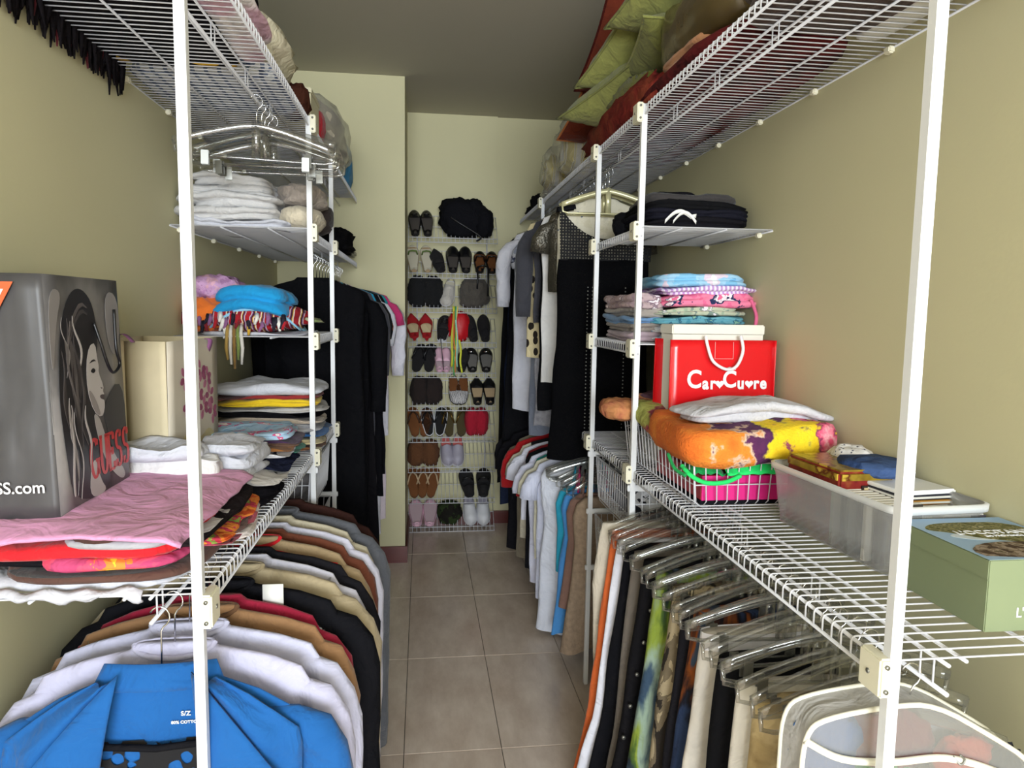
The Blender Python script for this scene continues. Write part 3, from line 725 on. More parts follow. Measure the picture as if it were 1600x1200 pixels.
# lanyards hanging from the third row's lip
ln = thing('lanyards', 'yellow, orange and mint ribbons hanging in front of the rack', 'ribbon', (.21, 4.722, 1.53))
for i, (c, dx, L_, w) in enumerate((('#c9c93a', -.012, .40, .007), ('#d07a2c', .0, .44, .005), ('#e2d06a', .012, .36, .004), ('#9fd0c0', .016, .40, .005), ('#3f9a4a', .004, .46, .004), ('#d9d93c', .042, .22, .006))):
    z0 = 0 if i < 5 else -.22
    MB().grid(lambda u, v: (dx+w*(2*v-1)+.012*(u-.5)*(1 if i % 2 else -1)+.004*math.sin(u*9+i), -.002*i+.004*math.sin(u*7+i), z0-u*L_), 14, 1).build('ribbon', mat('ribbon_'+c, c, .6), ln, thick=.0012)
cord('lace', [(-.09, 0, -.20), (-.085, -.008, -.27), (-.075, -.006, -.36), (-.07, -.004, -.42)], .003, KL, ln)

def tell_pairs(groups):
    """twins on the rack are told apart by what stands on either side of it: the pier or the hanging tops"""
    for g in groups:
        t = sorted([o for o in COL.objects if o.get('group') == g and o.parent is None], key=lambda o: o.matrix_world.translation.x)
        if len(t) < 2: continue
        for i, o in enumerate(t):
            o['label'] = o['label']+(', towards the pier' if i == 0 else ', towards the hanging tops' if i == len(t)-1 else ', between its twins')
bpy.context.view_layer.update()
tell_pairs({o['group'] for o in COL.objects if o.get('group') and o.parent is None})
# ------------------------------------------------------------------ printed paper bags on the waist-high shelf
def panel_fn(o, du, dv, wob=.0, seed=0):
    o, du, dv = Vector(o), Vector(du), Vector(dv); nn = du.cross(dv).normalized()
    return lambda u, v: o+du*u+dv*v+nn*wob*(nz(u*3+seed, v*4, seed)+.5*nz(u*9+seed, v*9, seed))*min(1, 6*u*(1-u))
CHAR = mat('charcoal_paper', '#474546', .45, bump=.15, bscale=9, var=.25, vscale=7)
gx0, gx1, gy0, gy1, gz, gh = -.803, -.655, 1.335, 1.64, 1.114, .440
gb = thing('paper_bag', 'glossy charcoal shopping bag printed with a woman in profile and red lettering', 'bag', (-.72, 1.48, gz))
gl = lambda x, y, z: (x+.72, y-1.48, z)
sheet('side_panel', panel_fn(gl(gx0, gy0, 0), (gx1-gx0+.012, 0, 0), (-.012, 0, gh), .006, 3), CHAR, 14, 14, .0012, gb)
PRG = pattern('grey_photo_backdrop', 'noise', ['#3c3a3a', '#565352', '#7b7775', '#99948f'], 5, [.25, .42, .55, .72], (1, 1, .6), .4, 'EASE', bump=0)
fp = sheet('print_panel', panel_fn(gl(gx1+.012, gy0, 0), (0, gy1-gy0, 0), (-.012, 0, gh-.0), .0, 5), PRG, 6, 6, .0012, gb)
sheet('back_panel', panel_fn(gl(gx1, gy1, 0), (gx0-gx1, 0, 0), (0, 0, gh), .004, 7), CHAR, 8, 8, .0012, gb)
sheet('back_panel', panel_fn(gl(gx0, gy1, 0), (0, gy0-gy1, 0), (0, 0, gh), .0, 9), CHAR, 4, 4, .0012, gb)
MB().box(gl(-.72, 1.4875, .003), (gx1-gx0, gy1-gy0, .005)).build('base', CHAR, gb, smooth=False)
PW, PH = gy1-gy0, gh; tiltv = Vector((-.012, 0, gh)).normalized()
def on_print(name, me, u, v, lift):
    p = Vector(gl(gx1+.012-.012*v+.0018+lift, gy0+u*PW, v*PH)); return put_flat(name, me, gb, p, (0, 1, 0), tiltv)
def patch(pts, col, lift=0, name='print', rough=.4, sm=2):
    P = [(a*PW, b*PH) for a, b in pts]; on_print(name, flat_poly(smooth_poly(P, sm) if sm else P, mat('ink_'+col, col, rough)), 0, 0, lift)
patch([(.02, .55), (.10, .80), (.2, .93), (.08, .95), (.02, .85)], '#8d8886', .0001)
patch([(.78, .95), (.98, .93), (.98, .72), (.86, .62), (.76, .75)], '#8a8583', .0001)
patch([(.62, .42), (.98, .55), (.98, .12), (.8, .10), (.7, .25)], '#343232', .0001)
patch([(.16, .03), (.10, .30), (.07, .52), (.15, .80), (.30, .94), (.46, .955), (.60, .88), (.63, .70), (.55, .60), (.58, .42), (.55, .30), (.62, .18), (.70, .02)], '#1b1718', .0002)
patch([(.44, .62), (.50, .70), (.585, .71), (.60, .63), (.615, .60), (.60, .575), (.665, .505), (.645, .485), (.665, .468), (.645, .452), (.662, .435), (.655, .395), (.60, .365), (.50, .40), (.43, .50)], '#b8b2ae', .0005, 'face_print', sm=1)
patch([(.48, .40), (.57, .375), (.64, .27), (.80, .14), (.92, .06), (.86, .03), (.70, .10), (.56, .22)], '#a29c98', .0005)
patch([(.36, .02), (.40, .16), (.48, .20), (.52, .09), (.62, .02)], '#b1aba7', .0005)
patch([(.485, .585), (.53, .60), (.565, .585), (.53, .572)], '#1d1a1b', .0009, 'eye_print', sm=1)
patch([(.47, .618), (.54, .640), (.58, .625), (.54, .628)], '#2a2627', .0009, sm=1)
patch([(.60, .470), (.652, .470), (.662, .460), (.645, .452), (.655, .442), (.60, .455)], '#4a3f40', .0009, 'lip_print', sm=1)
patch([(.615, .505), (.645, .500), (.63, .495)], '#5a5050', .0009, sm=0)
patch([(.43, .50), (.50, .40), (.60, .37), (.56, .43), (.48, .50)], '#8d8683', .0008)
rng = random.Random(5)
for k in range(15):
    u0 = .12+.02*k+rng.uniform(-.02, .02); v0 = .90-.03*abs(k-7)+rng.uniform(-.05, .02); pts = []
    A = rng.uniform(.03, .06); fr = rng.uniform(6, 9); ph = rng.uniform(0, 6); ln_ = rng.uniform(.25, .55); w = rng.uniform(.004, .013)
    u0 = .13+.30*rng.random(); v0 = rng.uniform(.35, .85); col = rng.choice(['#6f6866', '#9b9491', '#4a4443', '#bab3af'])
    L_, R_ = [], []
    for i in range(10):
        t = i/9; v = v0-ln_*t
        if v < .04: break
        u = u0+A*math.sin(fr*t+ph)*.7+.03*t; ww = w*math.sin(PI*min(1, t+.06))
        L_.append((u-ww, v)); R_.append((u+ww, v))
    if len(L_) > 3: patch(L_+R_[::-1], col, .0006+.00002*k, 'hair_print', sm=1)
for dv, c in ((.83, '#57504e'), (.80, '#403a39')):
    patch([(.24, dv-.1), (.30, dv), (.42, dv+.07), (.53, dv+.03), (.42, dv+.05), (.31, dv-.02)], c, .0006, sm=1)
def ribbon(pts, thick, thin, m):
    """a pen stroke, broad on uprights and fine on crossbars"""
    P = [Vector((a, b)) for a, b in pts]; Lf, Rt = [], []
    for i in range(len(P)):
        d = (P[min(i+1, len(P)-1)]-P[max(i-1, 0)]).normalized(); w = (thin+(thick-thin)*abs(d.y)**1.5)/2; n = Vector((-d.y, d.x))
        Lf.append(tuple(P[i]+n*w)); Rt.append(tuple(P[i]-n*w))
    return Lf, Rt
def stroke_letter(strokes, h, m, thick=.21, thin=.08):
    bm = bmesh.new()
    for s in strokes:
        Lf, Rt = ribbon(s, thick, thin, m)
        a = [bm.verts.new((x*h, y*h, 0)) for x, y in Lf]; b = [bm.verts.new((x*h, y*h, 0)) for x, y in Rt]
        for i in range(len(a)-1): bm.faces.new((a[i], b[i], b[i+1], a[i+1]))
    bmesh.ops.scale(bm, vec=(.72, 1, 1), verts=bm.verts[:]); bmesh.ops.recalc_face_normals(bm, faces=bm.faces); me = bpy.data.meshes.new('letter'); bm.to_mesh(me); bm.free(); me.materials.append(m); return me
def arc(cx, cy, rx, ry, a0, a1, n=14): return [(cx+rx*math.cos(math.radians(a0+(a1-a0)*i/n)), cy+ry*math.sin(math.radians(a0+(a1-a0)*i/n))) for i in range(n+1)]
_S = arc(.27, .74, .19, .23, 40, 270, 12)+arc(.27, .27, .20, .24, 90, -140, 12)[1:]
GLY = {'G': [arc(.32, .5, .27, .48, 45, 325, 20), [(.57, .44), (.57, .06)], [(.38, .44), (.72, .44)], [(.51, .84), (.55, .98)]],
       'U': [[(.10, .98), (.10, .32)], arc(.31, .32, .21, .30, 180, 360, 12), [(.52, .32), (.52, .98)], [(0, .98), (.22, .98)], [(.42, .98), (.62, .98)]],
       'E': [[(.10, 0), (.10, .98)], [(0, .98), (.48, .98)], [(.10, .50), (.36, .50)], [(0, .02), (.50, .02)], [(.47, .98), (.47, .80)], [(.49, .02), (.49, .20)], [(.36, .60), (.36, .40)]], 'S': [_S, [(.43, .98), (.43, .80)], [(.09, .02), (.09, .22)]]}
for k, ch in enumerate('GUESS'):
    on_print('letter', stroke_letter(GLY[ch], .078, mat('ink_red', '#c03030', .4)), .40+.118*k+(.022 if k else 0), .105, .0012)
put_flat('lettering', text_mesh('GUESS.com', .030, mat('ink_white', '#e8e8e8', .5), .0003, .95), gb, gl(-.732, gy0-.0075, .062), (1, 0, .02), (-.02, 0, 1))
TRI = [(-.055, .06), (.055, .06), (0, -.045)]
put_flat('triangle_print', flat_poly(TRI, mat('ink_orange', '#d8582c', .4)), gb, gl(-.752, gy0-.0085, .365), (1, 0, 0), (0, 0, 1))
put_flat('triangle_print', flat_poly([(a*.72, b*.72+.004) for a, b in TRI], mat('ink_white', '#e8e8e8', .5)), gb, gl(-.752, gy0-.0095, .365), (1, 0, 0), (0, 0, 1))
gxo = gx1+.012
cord('handle', [gl(gxo-.006, gy0+.58*PW, .80*gh), gl(gxo+.004, gy0+.60*PW, .70*gh), gl(gxo+.008, gy0+.66*PW, .60*gh), gl(gxo+.008, gy0+.74*PW, .565*gh), gl(gxo+.008, gy0+.84*PW, .60*gh), gl(gxo+.007, gy0+.80*PW, .68*gh), gl(gxo+.002, gy0+.83*PW, .86*gh)], .0032, KL, gb)
# kraft bag with printed orchids
KR = mat('kraft_paper', '#cbbd9c', .7, bump=.12, bscale=14, var=.12, vscale=10); FLP = mat('cream_print_paper', '#cdc3b2', .6, bump=.1, bscale=12, var=.1, vscale=9)
fb = thing('paper_bag', 'beige paper bag printed with mauve orchids, lilac ribbon handles', 'bag', (-.69, 1.95, 1.012), rz=-.06)
FX0, FX1, FY0, FY1, FH = -.105, .095, -.17, .17, .405
sheet('side_panel', panel_fn((FX0, FY0, 0), (.095, .022, 0), (0, 0, FH), .002, 2), KR, 6, 8, .0012, fb)
sheet('side_panel', panel_fn((FX0+.095, FY0+.022, 0), (FX1-FX0-.095, -.022, 0), (0, 0, FH), .002, 4), KR, 6, 8, .0012, fb)
sheet('print_panel', panel_fn((FX1, FY0, 0), (0, FY1-FY0, 0), (.004, 0, FH), .001, 6), FLP, 8, 8, .0012, fb)
sheet('back_panel', panel_fn((FX1, FY1, 0), (FX0-FX1, 0, 0), (0, 0, FH), .001, 6), KR, 8, 8, .0012, fb)
sheet('back_panel', panel_fn((FX0, FY1, 0), (0, FY0-FY1, 0), (0, 0, FH), .001, 6), KR, 8, 8, .0012, fb)
MB().box((-.005, 0, .003), (.19, .33, .004)).build('base', KR, fb, smooth=False)
LIL = mat('lilac_ribbon', '#8d5a86', .5)
for yy in (-.08, .07):
    MB().grid(lambda u, v: (FX1-.01+.020*math.sin(PI*u)+.008*v, yy+.04*u+.012*(v-.5), FH-.004-.045*u+.02*math.sin(PI*u)), 8, 2).build('handle', LIL, fb, thick=.001)
MB().grid(lambda u, v: (-.03+.05*u, FY0-.004+.02*v, FH-.002+.02*math.sin(PI*u)), 8, 2).build('handle', LIL, fb, thick=.001)
rng = random.Random(11)
for (cu, cv) in ((.34, .60), (.42, .74), (.56, .66), (.62, .84), (.48, .50), (.66, .54), (.80, .62), (.30, .80), (.74, .76), (.86, .48)):
    for k in range(5):
        a = 2*PI*k/5+rng.random(); r = .030
        pts = smooth_poly([(math.cos(a)*r*.1, math.sin(a)*r*.1), (math.cos(a-.5)*r*.8, math.sin(a-.5)*r*.8), (math.cos(a)*r*1.25, math.sin(a)*r*1.25), (math.cos(a+.5)*r*.8, math.sin(a+.5)*r*.8)], 1)
        put_flat('petal_print', flat_poly(pts, mat('ink_'+('m1', 'm2')[k % 2], ('#8e3f63', '#a8607c')[k % 2], .5)), fb, (FX1+.0016+.004*cv+.0001*k, FY0+cu*(FY1-FY0), cv*FH*.86+.03), (0, 1, 0), (0, 0, 1))
put_flat('scroll_print', flat_poly(smooth_poly([(0, 0), (.33, 0), (.33, .10), (.27, .16), (.2, .13), (.1, .17), (.04, .12)], 2), mat('ink_sand', '#c8b98c', .6)), fb, (FX1+.0014, FY0+.005, .005), (0, 1, 0), (0, 0, 1))
# ------------------------------------------------------------------ near pile of shirts under and beside the charcoal bag
def pil(x, y, f): return 0
P_X, P_Y = -.595, 1.50
BROWN, GREYS, REDC, PINKC, BLKC, WHC = cloth('#5b4038'), cloth('#a7a7ad'), cloth('#d3222b'), cloth('#dc9ac0'), cloth('#17161a'), cloth('#c6c7d0')
FLO = pattern('hot_floral', 'noise', ['#b8456e', '#d9506e', '#e0863c', '#f0cf3a', '#5aa6c4', '#e8e2d0'], 9, [.2, .42, .5, .57, .63, .68], distort=1.2)
ORG = pattern('orange_tiedye', 'noise', ['#d85a2a', '#eb8a3c', '#c43b52', '#8aa04a', '#f0b84a'], 12, [.2, .44, .52, .58, .64])
NG = 'shirts in the near pile'
def near(name, label, m, z, h, ly, x0=-.795, x1=-.41, y0=1.25, y1=1.72, sag=None, seed=0, wr=.006):
    return folded(name, label, m, (x0+x1)/2, (y0+y1)/2, z, x1-x0, y1-y0, h, ly, 0, seed, NG, sag=sag, wr=wr)
ws_ = near('white_shirt', 'white cotton shirt at the bottom of the pile under the pink shirt', WHC, 1.011, .013, 1, y0=1.245, seed=2)
MB().grid(lambda u, v: (-.11+.24*u, -.238-.012*math.sin(PI*v)+.006*math.sin(u*17), .010-.034*v*(.6+.8*nz(u*6, 3, 1))+.004*math.sin(u*23)), 26, 6).build('hem', WHC, ws_, thick=.003)
near('brown_shirt', 'wide cocoa brown shirt folded low in the pile', BROWN, 1.022, .022, 1, x0=-.73, x1=-.405, y0=1.25, seed=3)
near('charcoal_shirt', 'charcoal shirt folded above the cocoa brown shirt', cloth('#3a3839'), 1.041, .012, 1, x0=-.71, x1=-.43, y0=1.255, seed=4)
near('floral_shirt', 'hot pink and yellow floral shirt sticking out of the pile', FLO, 1.048, .026, 1, x0=-.66, x1=-.405, y0=1.238, seed=5)
near('black_shirt', 'black shirt folded under the red shirt', BLKC, 1.050, .020, 1, x0=-.795, y0=1.26, seed=6)
near('red_shirt', 'bright red shirt folded under the grey one', REDC, 1.067, .024, 1, x0=-.795, y0=1.245, x1=-.415, seed=7)
near('grey_shirt', 'pale grey shirt showing a thin edge in the pile', GREYS, 1.088, .010, 1, x0=-.62, x1=-.43, y0=1.246, seed=8, wr=.003)
near('chocolate_shirt', 'dark chocolate shirt directly under the pink one', cloth('#4b332d'), 1.096, .010, 1, x0=-.605, x1=-.42, y0=1.246, seed=9, wr=.003)
PK = MB()
def pinkfn(u, v):
    # u along y (front to back), v along x (wall to aisle)
    y = 1.235+.50*u; x = -.80+.40*v
    z = 1.119+.008*math.sin(v*4)*u+.003*nz(u*5, v*5, 2)+.003*nz(u*2, v*12, 4)
    edge = max(0, .12-u)/.12
    z -= edge*(.026*max(0, .55-v)/.55+.004)
    if v > .93: z -= (v-.93)*.18
    y += .02*math.sin(v*5)*(1-u)
    return (x+.006*nz(u*9, v*4, 1), y, z)
pk = PK.grid(pinkfn, 40, 34).build('pink_shirt', PINKC, None, thick=.006); tag(pk, 'rose pink shirt spread over the top of the pile, beside the charcoal bag', 'clothes', NG)
# edges of the same pile towards the aisle, sagging over one another
for i, (c, z, h, xa) in enumerate((('#221c1e', 1.075, .014, -.385), ('#c7c2bc', 1.088, .010, -.395), (None, 1.055, .018, -.375), ('#c4566a', 1.04, .012, -.38), ('#6a4a44', 1.048, .010, -.385), ('#d9cfcb', 1.028, .012, -.372))):
    nm = ('black_tee', 'grey_tee', 'tiedye_tee', 'rose_tee', 'cocoa_tee', 'ivory_tee')[i]
    folded(nm, ('small black top tucked beside the rose shirt pile', 'thin grey top tucked beside the rose shirt pile', 'orange tie-dye top bulging at the pile edge', 'dusty rose top at the pile edge', 'cocoa top at the pile edge', 'ivory top lowest at the pile edge')[i],
           ORG if c is None else cloth(c), xa-.055, 1.50+.02*i, z, .11, .42-.03*i, h, 2, .03*i, 40+i, NG, sag=lambda x, y, f: -.2*max(0, x-.01)*f)
# white stack behind
WG = 'white shirts in the middle pile'
for i, (z, h, x0, x1, y0, y1) in enumerate(((1.012, .045, -.76, -.44, 1.72, 2.08), (1.054, .05, -.79, -.42, 1.70, 2.05), (1.10, .05, -.79, -.45, 1.70, 1.98), (1.148, .028, -.77, -.50, 1.73, 1.99))):
    if i: x0, x1 = max(x0, -.79), x1
    yy0 = 1.66 if i else 1.72; yy1 = 1.775
    folded('white_shirt', ('white shirt lowest of the middle pile', 'puffy white shirt second from below in the middle pile', 'soft white shirt in the middle pile, above the puffy one', 'rumpled white shirt topmost in front of the orchid bag')[i], WHC if i % 2 else cloth('#d6d3d2'),
           (x0+x1)/2, (yy0+yy1)/2, z, x1-x0, yy1-yy0, h, (2, 2, 1, 1)[i], -.03, 60+i, WG, irr=.014, wr=.014)
    folded('white_sweater', ('white sweater lowest beside the orchid bag', 'white sweater in the middle beside the orchid bag', 'white sweater near the top beside the orchid bag', 'white sweater topmost beside the orchid bag')[i], WHC, -.497+.004*i, 1.87, z-.004, .16-.01*i, .24, h, (2, 2, 1, 1)[i], .03, 70+i, WG, irr=.012, wr=.012, sag=lambda x, y, f: -.012*f*max(0, y)/.1)
# black and multicolour edge between white pile and rail
LIT = [('black_cardigan', 'black cardigan leaning over the shelf lip', '#141318', 1.012, .05, 1.86, .22), ('cream_cardigan', 'cream cardigan against the black cardigan', '#d8d2cc', 1.056, .016, 1.93, .24), ('navy_shirt', 'navy shirt in the slumped pile by the lip', '#22263c', 1.066, .018, 2.06, .22), ('white_tee', 'white top in the slumped pile by the lip', '#e0dfe2', 1.082, .014, 2.12, .2), ('tan_tee', 'caramel top in the slumped pile by the lip', '#a8703c', 1.09, .014, 2.17, .18), ('mocha_tee', 'mocha top in the slumped pile by the lip', '#7b5c4a', 1.098, .016, 2.2, .18), ('green_tee', 'sea green top in the slumped pile by the lip', '#3f8a78', 1.07, .018, 2.24, .18), ('plum_tee', 'plum top in the slumped pile by the lip', '#4a3050', 1.112, .012, 2.18, .2)]
for i, (nm, lb, c, z, h, y, ly_) in enumerate(LIT):
    folded(nm, lb, cloth(c), -.435+.004*(i % 3), y, z, .12, ly_, h, 2, .05*(i-3)*.3, 90+i, 'slumped pile by the lip', sag=lambda x, y, f: -.25*max(0, x)*f, irr=.012)
folded('floral_blouse', 'pale blue floral blouse on the slumped pile', pattern('blue_floral', 'noise', ['#8fb4d6', '#a9c6de', '#d65a8a', '#e9e4e0', '#8fb4d6'], 16, [.2, .40, .57, .62, .66], distort=.6), -.50, 2.19, 1.125, .22, .28, .022, 2, .1, 99, cat='clothes')
# tower stack: shirts with the white shirt on top
TW = 'shirts in the tower pile'
zz = stack([('brown_shirt', 'brown and yellow striped shirt lowest in the tower pile', cloth('#8a5b3a'), .026, 2), ('striped_shirt', 'cream shirt low in the tower pile', cloth('#c9b98f'), .022, 2), ('teal_shirt', 'cobalt blue shirt in the tower pile', cloth('#2a5f9a'), .022, 2), ('grey_shirt', 'grey shirt in the tower pile', cloth('#9a9a9e'), .028, 2), ('beige_shirt', 'beige shirt in the tower pile', cloth('#c4b5a4'), .022, 2), ('black_shirt', 'black shirt in the tower pile', BLKC, .018, 2), ('ash_shirt', 'ash grey shirt in the tower pile', cloth('#b3b0ae'), .02, 2), ('yellow_shirt', 'mustard yellow shirt third from the top of the tower pile', cloth('#e0bd25'), .024, 2), ('maroon_shirt', 'maroon shirt under the white one', cloth('#8a2a2c'), .013, 1), ('white_shirt', 'white shirt topmost in the tower pile', WHC, .030, 1)],
           -.53, 2.60, 1.012, .36, .30, TW, 21, .010, .02, lambda x, y, f: -.015*(abs(x)/.18)**2*f)
# ------------------------------------------------------------------ tower shelf of scarves and turquoise cloth
folded('white_cloth', 'thin white cloth spread under the fringed scarves', WHC, -.57, 2.66, 1.407, .36, .36, .012, 1, 0, 5, cat='cloth')
SCF = pattern('striped_scarf_weave', 'bands', ['#8e1f28', '#d9cfc0', '#c98a2a', '#2a2530', '#7a2a5a', '#b0aeb8', '#a3202a'], 5.5, [0, .16, .3, .42, .6, .74, .86], (1, .35, .5), distort=3)
sc = blob('fringed_scarf', 'pile of striped fringed scarves under the turquoise cloth', SCF, (-.60, 2.62, 1.417), (.40, .30, .095), 3, .16, 0, cat='scarf')
rng = random.Random(8)
for k in range(26):
    x = -.19+.36*rng.random(); c = rng.choice(['#d9d4cc', '#a81f2a', '#caa03a', '#2b2833', '#8a5b86', '#e4e0da', '#7a1f28'])
    l_ = rng.uniform(.03, .05); z0 = rng.uniform(.035, .07)
    MB().tube([(x, -.135, z0), (x+.004, -.152, z0-l_*.4), (x+rng.uniform(-.01, .01), -.156, z0-l_)], [.008, .007, .004], 6).build('tassel', cloth(c), sc)
for k in range(5):
    x = -.045+.011*k; MB().tube([(x, -.135, .03), (x+.003, -.162, .0), (x+.002*k, -.166, -.05), (x+.004, -.165, -.09-.015*(k % 3))], [.006, .006, .006, .004], 6).build('tassel', cloth(['#b09050', '#d9d4cc', '#8a6a3a', '#7b8a4a', '#d9d4cc'][k]), sc)
folded('turquoise_cloth', 'bright turquoise cloth folded over the fringed scarves', cloth('#1f93cf'), -.575, 2.60, 1.492, .235, .23, .085, 2, -.05, 12, cat='cloth', sag=lambda x, y, f: -.03*(abs(x)/.12)**2, irr=.014)
folded('pale_blue_cloth', 'pale blue cloth peeping out under the turquoise one', cloth('#8fc3e0'), -.575, 2.61, 1.478, .29, .22, .022, 2, .1, 14, cat='cloth', sag=lambda x, y, f: -.06*(abs(x)/.14)**2, irr=.014)
blob('orange_wrap', 'crumpled orange wrap under the lilac scarf', cloth('#e8762e'), (-.735, 2.57, 1.417), (.14, .20, .115), 15, .22, cat='scarf')
blob('lilac_scarf', 'crumpled lilac scarf by the wall', pattern('lilac_scarf', 'noise', ['#b183b0', '#c79cc4', '#d8a8bc', '#8a6a9a'], 22), (-.715, 2.62, 1.52), (.17, .2, .09), 16, .25, cat='scarf')
folded('sage_scarf', 'sage green scarf at the back of the pile', pattern('sage_scarf', 'noise', ['#8a9a6a', '#c9cba6', '#6a7a4a'], 25), -.44, 2.72, 1.45, .12, .26, .03, 2, .2, 18, cat='scarf', sag=lambda x, y, f: -.3*max(0, x)*f)
# ------------------------------------------------------------------ shelf of white towels
TG = 'white towels'; zt_ = ZA+.003
TW_ = cloth('#cbc9c8', 110, .5); 
for i, (h, sx, sy, dx) in enumerate(((.022, .345, .36, .02), (.040, .30, .36, -.005), (.042, .305, .35, -.002), (.040, .29, .34, -.01), (.036, .27, .32, -.015))):
    folded('towel', ('thin white towel lowest on the shelf', 'thick white towel second from below', 'white towel in the middle of the stack', 'white towel second from the top', 'white towel topmost of the stack')[i], TW_ if i else WHC, -.63+dx, 2.655, zt_, sx, sy, h, (2, 2, 2, 2, 2)[i], .02*(i-2), 30+i, TG, 'towel', irr=.022, wr=.016); zt_ += h*.94
blob('cream_pillow', 'rolled cream cushion beside the towels', cloth('#d6cab2', 80), (-.42, 2.63, ZA+.003), (.15, .30, .085), 8, .08, cat='cushion')
blob('taupe_blanket', 'crumpled taupe blanket on the cream cushion', cloth('#a3978c'), (-.43, 2.70, ZA+.083), (.17, .30, .09), 19, .2, cat='blanket')
blob('dark_bundle', 'dark folded bundle behind the towels', cloth('#3a3230'), (-.50, 2.92, ZA+.003), (.3, .16, .17), 25, .15, cat='clothes')
bl = blob('black_lace_bag', 'black ruffled lace bag at the end of the shelf', cloth('#151416', 120, .8), (-.42, 3.62, ZA+.003), (.16, .42, .12), 20, .35, cat='bag', fr=5)
MB().box((.03, .33, .035), (.055, .26, .035)).build('strap', KL, bl, bevel=.01)
# ------------------------------------------------------------------ left high shelf
BY = cloth('#1a171a'); ZH = ZT+.003
fs = folded('fringed_blanket', 'black fringed blanket with a yellow border on the high shelf', BY, -.635, 1.74, ZH, .33, .60, .05, 2, 0, 50, cat='blanket')
MB().box((.0, .275, .012), (.31, .045, .022)).build('border', cloth('#d9a81e'), fs, bevel=.008)
MB().box((.02, -.22, .010), (.16, .05, .018)).build('border', cloth('#d9c81e'), fs, bevel=.008)
rng = random.Random(2)
for k in range(130):
    y = -.24+.58*k/130+rng.uniform(-.008, .008); l_ = rng.uniform(.02, .06)*(1.6 if k > 108 and k % 4 == 0 else 1); x = -.158+rng.uniform(-.006, .014)
    MB().tube([(x, y, .014), (x-.004, y+.004, -.006), (x-.005+rng.uniform(-.004, .006), y+rng.uniform(-.012, .014), -.012-l_)], [.006, .0065, .002], 4).build('fringe', BY if k % 17 else cloth('#5a1f28'), fs)
folded('white_linen', 'white and pink striped linen folded at the high shelf lip', pattern('pink_linen', 'noise', ['#d9cfd2', '#e6e1e2', '#cfa9bb'], 6, [.2, .42, .62], interp='EASE'), -.432, 1.68, ZH, .10, .62, .07, 3, 0, 51, cat='blanket')
folded('black_cloth', 'narrow black cloth between the blankets on the high shelf', BLKC, -.45, 1.72, ZH+.075, .12, .3, .03, 2, 0, 55, cat='cloth')
def plaid():
    m = bpy.data.materials.new('blue_plaid'); m.use_nodes = True; nt = m.node_tree; b = nt.nodes['Principled BSDF']; b.inputs['Roughness'].default_value = .9
    tc = nt.nodes.new('ShaderNodeTexCoord'); prev = None
    for ax, sc_ in (('X', 9), ('Y', 9)):
        w = nt.nodes.new('ShaderNodeTexWave'); w.bands_direction = ax; w.inputs['Scale'].default_value = sc_; nt.links.new(tc.outputs['Object'], w.inputs[0])
        r = nt.nodes.new('ShaderNodeValToRGB'); r.color_ramp.interpolation = 'CONSTANT'; e = r.color_ramp.elements
        e[0].color = hx('#ffffff'); e[1].color = hx('#8290ae'); e[1].position = .78
        nt.links.new(w.outputs['Fac'], r.inputs[0])
        if prev is None: prev = r.outputs[0]
        else:
            mx = nt.nodes.new('ShaderNodeMix'); mx.data_type = 'RGBA'; mx.blend_type = 'MULTIPLY'; mx.inputs[0].default_value = 1
            nt.links.new(prev, mx.inputs[6]); nt.links.new(r.outputs[0], mx.inputs[7]); prev = mx.outputs[2]
    m3 = nt.nodes.new('ShaderNodeMix'); m3.data_type = 'RGBA'; m3.blend_type = 'MULTIPLY'; m3.inputs[0].default_value = 1; m3.inputs[6].default_value = hx('#cfd2da')
    nt.links.new(prev, m3.inputs[7]); nt.links.new(m3.outputs[2], b.inputs['Base Color']); return m
folded('plaid_blanket', 'blue and white plaid blanket on the high shelf', plaid(), -.595, 2.28, ZH, .40, .42, .055, 2, 0, 52, cat='blanket')
blob('cream_bag', 'cream fabric bundle bulging over the high shelf lip', pattern('cream_sheet', 'noise', ['#cfc7a4', '#ddd6bc', '#bdb29a'], 7, interp='EASE'), (-.50, 2.27, ZH+.055), (.22, .50, .14), 40, .2, cat='bundle')
blob('brown_roll', 'dark brown and cream roll under the cream bundle', cloth('#4a2a20'), (-.425, 2.52, ZH), (.10, .14, .11), 41, .2, cat='cloth')
lidded_box('carton', 'plain cream carton on the high shelf above the towels', mat('cream_card', '#d8d2b4', .6), mat('cream_card', '#d8d2b4', .6), -.47, 2.70, ZH, .18, .20, .13, .02)
blob('grey_linen_bag', 'grey-white linen bundle behind the carton on the high shelf', cloth('#bdbab6'), (-.67, 2.78, ZH), (.26, .5, .13), 42, .15, cat='bundle')
cb = blob('comforter_bag', 'clear plastic bag stuffed with a beige comforter on the high shelf', film('bag_film', '#ffffff', .78, .18, .35, .35), (-.50, 3.42, ZH), (.32, 1.05, .28), 44, .16, cat='bag')
blob('comforter', None, cloth('#c7bda8'), (0, 0, .008), (.29, .99, .25), 45, .18, parent=cb)
blob('red_cushion', 'small red cushion beside the comforter bag', cloth('#a8202a'), (-.415, 2.88, ZH), (.09, .16, .13), 46, .1, cat='cushion')
blob('blue_sponge_bag', 'small blue textured pouch behind the comforter bag', cloth('#3f7fa8', 150, .8), (-.45, 4.06, ZH), (.14, .15, .27), 47, .1, cat='bag')
